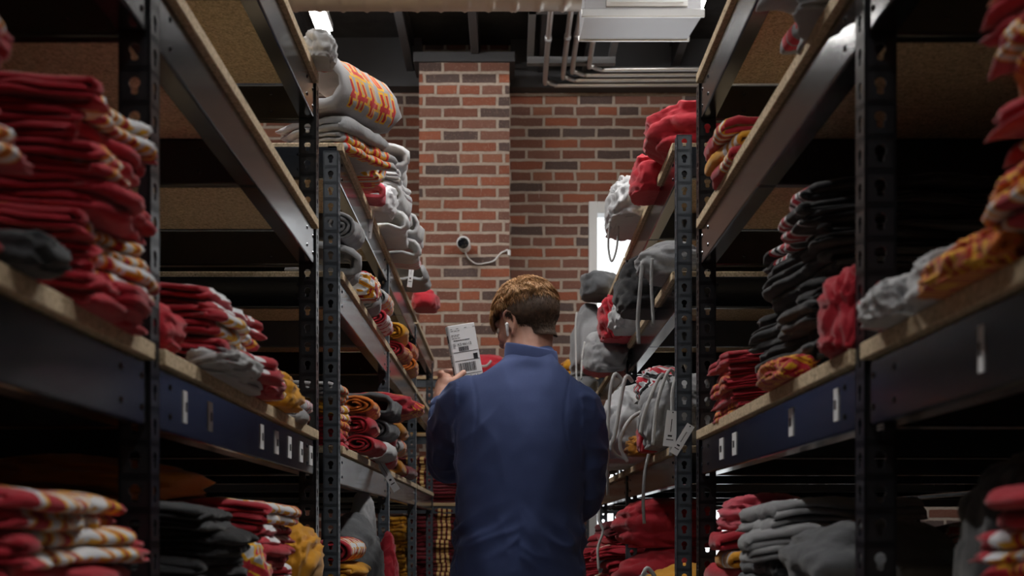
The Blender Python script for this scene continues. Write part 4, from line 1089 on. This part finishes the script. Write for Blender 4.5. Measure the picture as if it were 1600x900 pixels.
def wrinkle(me):
    me.update()
    VN = [tuple(n.vector) for n in me.vertex_normals]
    for v in me.vertices:
        p = v.co; q = Vector((p.x, p.y, p.z - H)); n_ = Vector(VN[v.index]); a = 0
        # soft wandering folds: gathered above the hem, under the raised arm, along the sleeves
        hem = math.exp(-((q.z + .03) / .07) ** 2); arm = 1 if q.x < -.13 or q.x > .19 else 0
        w = noise.noise(Vector((q.x * 4, q.y * 4, q.z * 4))) * 1.6
        f1 = noise.noise(Vector((q.x * 7 + 3, q.y * 7, q.z * 19 + q.x * 16 * (1 if q.x > .03 else -1) + w)))
        a += (1 - abs(f1) * 3.0) * .010 * hem
        f2 = noise.noise(Vector((q.x * 16 - q.z * 12, q.y * 9, q.z * 8 + w)))
        a += (1 - abs(f2) * 2.6) * .0055 * math.exp(-((q.x + .11) / .07) ** 2 - ((q.z - .2) / .16) ** 2)
        a += noise.noise(q * 8) * .006 + (1 - abs(noise.noise(Vector((q.x * 9, q.y * 9, q.z * 5 + q.x * 6 + w)))) * 3) * .0025 + noise.noise(q * 24) * .0012
        if arm: a += (1 - abs(noise.noise(Vector((q.x * 14, q.y * 22 + q.z * 20, q.z * 14 - q.y * 10)))) * 2.4) * .005
        # armhole seam from the side of the neck towards the armpit
        for sgn, x0_ in ((-1, -.098), (1, .168)):
            d_ = abs(q.x - (x0_ + sgn * -.02 * math.sin(max(0, min(1, (q.z - .18) / .24)) * PI)))
            if .2 < q.z < .43 and q.y < 3.25: a -= .0022 * math.exp(-(d_ / .004) ** 2)
        if abs(q.z + .187) < .003: a -= .002
        v.co = p + n_ * a
adopt(solidify_union('pullover', bm, .0052, M['navy'], None, 30, .6, wrinkle))
# stand-up collar: open band around the neck
def collar():
    verts = []; faces = []; seg = 48
    prof = [(.069, .436, 0), (.069, .458, 0), (.068, .474, .0), (.0662, .488, 0), (.0652, .4925, 0), (.0625, .4925, 0), (.0615, .486, 0), (.062, .465, 0), (.0625, .436, 0)]
    for r, z, _ in prof:
        for k in range(seg):
            a = 2 * PI * k / seg
            back = max(0, -math.sin(a))
            verts.append((.0635 + r * 1.05 * math.cos(a), 3.247 + r * .98 * math.sin(a) , H + z - .006 + .006 * math.cos(2 * a) * .4 - .012 * math.cos(a) * (1 if z > .46 else .6)))
    for i in range(len(prof) - 1):
        for k in range(seg): faces.append((i * seg + k, i * seg + (k + 1) % seg, (i + 1) * seg + (k + 1) % seg, (i + 1) * seg + k))
    adopt(link('collar', mesh_from('collar', verts, faces), M['navy']))
collar()
def cuff(c, d, r):
    d = d.normalized(); P = [c - d * .022, c - d * .018, c, c + d * .018, c + d * .02]
    v, f = tube_data(P, [r * .9, r, r * 1.01, r * .98, r * .88], 20); return link('cuff', mesh_from('cuff', v, f), M['navy'])
adopt(cuff(J(-.192, 3.588, .362), wrL - elL, .0365)); adopt(cuff(wrR, wrR - elR, .037))
# trousers and shoes (below the picture)
bm = bmesh.new()
rings(bm, [(.03, 3.25, H - .42, .155, .118), (.03, 3.25, H - .3, .168, .126), (.03, 3.25, H - .2, .16, .12)])
for sx_ in (-1, 1): limb(bm, [J(.03 + sx_ * .078, 3.25, -.34), J(.03 + sx_ * .085, 3.245, -.62), J(.03 + sx_ * .092, 3.26, -1.03)], [.098, .078, .062])
adopt(solidify_union('trousers', bm, .008, M['denim'], None, 4))
for sx_ in (-1, 1):
    bm = bmesh.new(); limb(bm, [J(.03 + sx_ * .093, 3.22, -1.065), J(.03 + sx_ * .098, 3.32, -1.068), J(.03 + sx_ * .103, 3.42, -1.082)], [.05, .046, .034])
    for v in bm.verts: v.co.z = max(v.co.z, .002)
    adopt(link('shoe', bm_mesh('shoe', bm, True), M['shoe']))
# ---- hair: short clipped back and sides, longer ginger top built from many tapered locks
def head_surface(th, ph, grow=0.0):
    """th around (0 = front, +left), ph elevation; point on the skull in head space"""
    x = math.sin(th) * math.cos(ph); y = math.cos(th) * math.cos(ph); z = math.sin(ph)
    return Vector((-x * (.080 + grow), y * (.100 + grow) - .012, z * (.089 + grow) + .022))
rh_ = random.Random(5)
def nape(p, ph):
    if ph < -.4:
        t = min(1, (-.4 - ph) / .65); t *= max(0, 1 - abs(p.x / .072) ** 4)
        # down the back of the neck, narrowing towards the hairline
        th = math.atan2(-p.x, p.y + .012)
        q = Vector((-math.sin(th) * .056, math.cos(th) * .074 - .024, p.z - .02 * t * t))
        p = p.lerp(q, t ** .7)
    return p
bm = bmesh.new()
def clipped():
    seg, rows = 72, 34; grid = []
    for r in range(rows + 1):
        row = []
        for k in range(seg + 1):
            th = math.radians(72) + math.radians(216) * k / seg           # around the back from left temple to right temple
            u = (k / seg - .5) * 2
            back = 1 - abs(u) ** 2.9
            lo = math.radians(-8 - 56 * back + (0 if abs(u) < .8 else 8)) + .05 * noise.noise(Vector((k * .5, 0, 0)))
            ph = lo + (math.radians(58) - lo) * r / rows
            g = .002 + .010 * min(1, r / 9) + .0015 * noise.noise(Vector((k * .8, r * .8, 1)))
            p = head_surface(th, ph, g)
            p = nape(p, ph)
            row.append(bm.verts.new(HC + HROT @ (p * HS)))
        grid.append(row)
    for r in range(rows):
        for k in range(seg): bm.faces.new((grid[r][k], grid[r][k + 1], grid[r + 1][k + 1], grid[r + 1][k]))
clipped()
low = bm_mesh('hair_back', bm, True)
ob = adopt(link('short_hair', low, M['hair_low']))
sm = ob.modifiers.new('thick', 'SOLIDIFY'); sm.thickness = .006; sm.offset = -1
# fine clipped strands at the nape and sides
def strands(name, m, spec, parent_add=True):
    V = []; Fc = []
    for base, mid, tip, w in spec:
        d = (tip - base); s_ = d.cross(Vector((rh_.uniform(-1, 1), rh_.uniform(-1, 1), rh_.uniform(-1, 1)))).normalized() * w; u_ = d.cross(s_).normalized() * w
        i = len(V)
        for p, k in ((base, 1.0), (mid, .8)):
            for a in range(3): V.append(p + (s_ * math.cos(2.094 * a) + u_ * math.sin(2.094 * a)) * k)
        V.append(tip)
        for a in range(3):
            b_ = (a + 1) % 3
            Fc.append((i + a, i + b_, i + 3 + b_, i + 3 + a)); Fc.append((i + 3 + a, i + 3 + b_, i + 6))
    return adopt(link(name, mesh_from(name, V, Fc), m))
spec = []
for i in range(5200):
    u = rh_.uniform(-1, 1); th = math.radians(180 + 108 * u); back = 1 - abs(u) ** 2.9
    lo = math.radians(-10 - 57 * back + (0 if abs(u) < .8 else 8)); ph = lo + (math.radians(50) - lo) * rh_.random() ** 1.3
    p = head_surface(th, ph, .008 if ph > lo + .15 else .003)
    p = nape(p, ph)
    q = head_surface(th + rh_.uniform(-.05, .05), ph - .10, .0125 if ph > lo + .15 else .006)
    q = nape(q, ph - .10)
    spec.append((HC + HROT @ (p * HS), HC + HROT @ (HS * ((p + q) / 2 + (p - Vector((0, 0, .02))).normalized() * .0015)), HC + HROT @ (q * HS), .0007))
strands('clipped_strands', M['hair_low'], spec)
# top
bm = bmesh.new()
seg, rows = 60, 20; grid = []
for r in range(rows + 1):
    row = []
    for k in range(seg):
        th = 2 * PI * k / seg
        fr = max(0, math.cos(th)); sd_ = abs(math.sin(th))
        lo = math.radians(30 - 22 * fr + 4 * sd_) + .12 * noise.noise(Vector((math.cos(th) * 3, math.sin(th) * 3, 2)))
        ph = lo + (PI / 2 - .01 - lo) * r / rows
        g = (.018 + .010 * fr) * min(1, .35 + r / 5) + .007 * noise.noise(Vector((math.cos(th) * 4, math.sin(th) * 4, r * .3)))
        row.append(bm.verts.new(HC + HROT @ (HS * head_surface(th, ph, g))))
    grid.append(row)
for r in range(rows):
    for k in range(seg): bm.faces.new((grid[r][k], grid[r][(k + 1) % seg], grid[r + 1][(k + 1) % seg], grid[r + 1][k]))
bm.faces.new(grid[-1])
bm.faces.new(grid[0][::-1])
adopt(link('long_hair', bm_mesh('hair_top', bm, True), M['hair_top']))
spec = []
for i in range(5200):
    th = rh_.uniform(0, 2 * PI); fr = max(0, math.cos(th))
    lo = math.radians(24 - 26 * fr)
    ph = lo + (PI / 2 - lo) * (1 - math.sqrt(rh_.random()) ) if rh_.random() < .8 else rh_.uniform(1.0, 1.55)
    cl = noise.noise(Vector((th * 3, ph * 5, 3)))
    g = .017 + .008 * fr + .004 * cl
    p = head_surface(th, ph, g)
    # combed outwards from a crown towards the rim, tips drop over the sides
    th2 = th + .5 * noise.noise(Vector((th * 2.5, ph * 3, 9))) + rh_.uniform(-.08, .08)
    q = head_surface(th2, ph - .22 - .12 * rh_.random(), g + .003 + .006 * rh_.random() * (1 if ph > .8 else .3))
    mid = (p + q) / 2 + Vector((0, 0, .004 + .005 * rh_.random()))
    spec.append((HC + HROT @ (p * HS), HC + HROT @ (mid * HS), HC + HROT @ (q * HS), .0011))
for i in range(500):   # fringe falling towards the left temple
    th = rh_.uniform(-.9, .9); p = head_surface(th, rh_.uniform(.15, .55), .024); q = p + Vector((rh_.uniform(-.008, .008), .006, -.03 - .022 * rh_.random()))
    spec.append((HC + HROT @ (p * HS), HC + HROT @ (HS * ((p + q) / 2 + Vector((0, .006, 0)))), HC + HROT @ (q * HS), .0012))
strands('hair_locks', M['hair_top'], spec)
spec = []
for i in range(2600):     # mid length locks blending the top into the clipped back
    u = rh_.uniform(-1, 1); th = math.radians(180 + 112 * u)
    ph = rh_.uniform(.22, .95); p = head_surface(th, ph, .012); q = head_surface(th + rh_.uniform(-.12, .12), ph - rh_.uniform(.12, .34), .0135 + .004 * rh_.random())
    spec.append((HC + HROT @ (p * HS), HC + HROT @ (HS * (p + q) / 2 * 1.012), HC + HROT @ (q * HS), .0009))
strands('hair_locks', M['hair_top'], spec)
# white earphone in the left ear
bm = bmesh.new(); ec = hp(-.083, .006, -.022)
ball(bm, ec, (.007, .007, .007)); limb(bm, [ec + Vector((-.001, -.002, 0)), ec + Vector((-.001, -.003, -.012)), ec + Vector((.001, -.001, -.027))], [.0045, .0038, .0034], 10)
ep = link('earphone', bm_mesh('earphone', bm, True), M['white_plastic']); tag(ep, 'small white wireless earphone in the left ear of the person', 'earphone')

# ---- the labelled box held up in the left hand
bx = tag(empty('shipping_box', BX), 'small white box with a printed shipping label held in the raised hand', 'box')
bx.rotation_euler = (math.radians(4), math.radians(-11), math.radians(12))
bw, bd, bh = .042, .016, .09
bm = bmesh.new(); bbox(bm, (-bw, -bd, -bh), (bw, bd, bh), .002, 2); link('carton', bm_mesh('carton', bm), mat('white_card', (.55, .56, .58), .6)[0], bx)
def sheet(name, x0, x1, z0, z1, m, y=-.0166, parent=None):
    bm = bmesh.new(); bbox(bm, (x0, y - .0004, z0), (x1, y, z1)); return link(name, bm_mesh(name, bm), m, parent or bx)
lab = sheet('shipping_label', -.038, .0405, -.085, .088, mat('label_paper', (.86, .87, .9), .45)[0])
bm = bmesh.new()
def ink(x0, x1, z0, z1): bbox(bm, (x0, -.0176, z0), (x1, -.0171, z1))
for z in (.008, -.0035 - .014, -.058): ink(-.036, .039, z, z + .0014)
ink(.022, .035, -.0165, .0)
r_ = random.Random(3)
def bars(x0, x1, z0, z1):
    x = x0
    while x < x1:
        w = r_.choice((.0008, .0012, .002, .0026)); ink(x, min(x + w, x1), z0, z1); x += w + r_.choice((.0008, .0012, .0018))
bars(-.028, .024, -.05, -.024); bars(-.018, .012, .011, .024)
for z, n_ in ((.078, 3), (.072, 1), (.06, 1), (.056, 1), (.05, 1)):
    x = -.034
    for k in range(n_ + 2): w = r_.uniform(.004, .008); ink(x, x + w, z, z + .0012); x += w + r_.uniform(.002, .02 if n_ == 3 else .003)
x = -.03
for k in range(9): w = r_.uniform(.003, .006); ink(x, x + w, .0425, .0448); x += w + .001
for z in (.034, .03, .026, .022): ink(-.034, -.034 + r_.uniform(.005, .01), z, z + .001)
link('print', bm_mesh('print', bm), M['ink'], lab)
def text(body, size, x, z, parent, m, y=-.0178):
    c = bpy.data.curves.new('text', 'FONT'); c.body = body; c.size = size; c.extrude = .0002
    o = bpy.data.objects.new('t', c); COL.objects.link(o); bpy.context.view_layer.update()
    me = bpy.data.meshes.new_from_object(o.evaluated_get(bpy.context.evaluated_depsgraph_get())); bpy.data.objects.remove(o)
    k = link('lettering', me, m, parent); me.materials.clear(); me.materials.append(m); k.location = (x, y, z); k.rotation_euler = (PI / 2, 0, 0)
    return k
text('KS 66112', .011, -.02, .028, lab, M['ink']); text('Red Ant', .011, .001, -.07, lab, M['ink'])
# second label on the side of the box
bm = bmesh.new(); bbox(bm, (-bw - .0006, -bd + .002, -bh + .004), (-bw, bd - .002, bh - .004)); l2 = link('side_label', bm_mesh('s', bm), mat('side_label_paper', (.42, .45, .47), .5)[0], bx)
bm = bmesh.new()
for z0, z1 in ((-.075, -.03), (.04, .062), (.0, .002), (-.02, -.018)): bbox(bm, (-bw - .001, -bd + .005, z0), (-bw - .0006, bd - .005, z1))
link('print', bm_mesh('print', bm), M['ink'], l2)
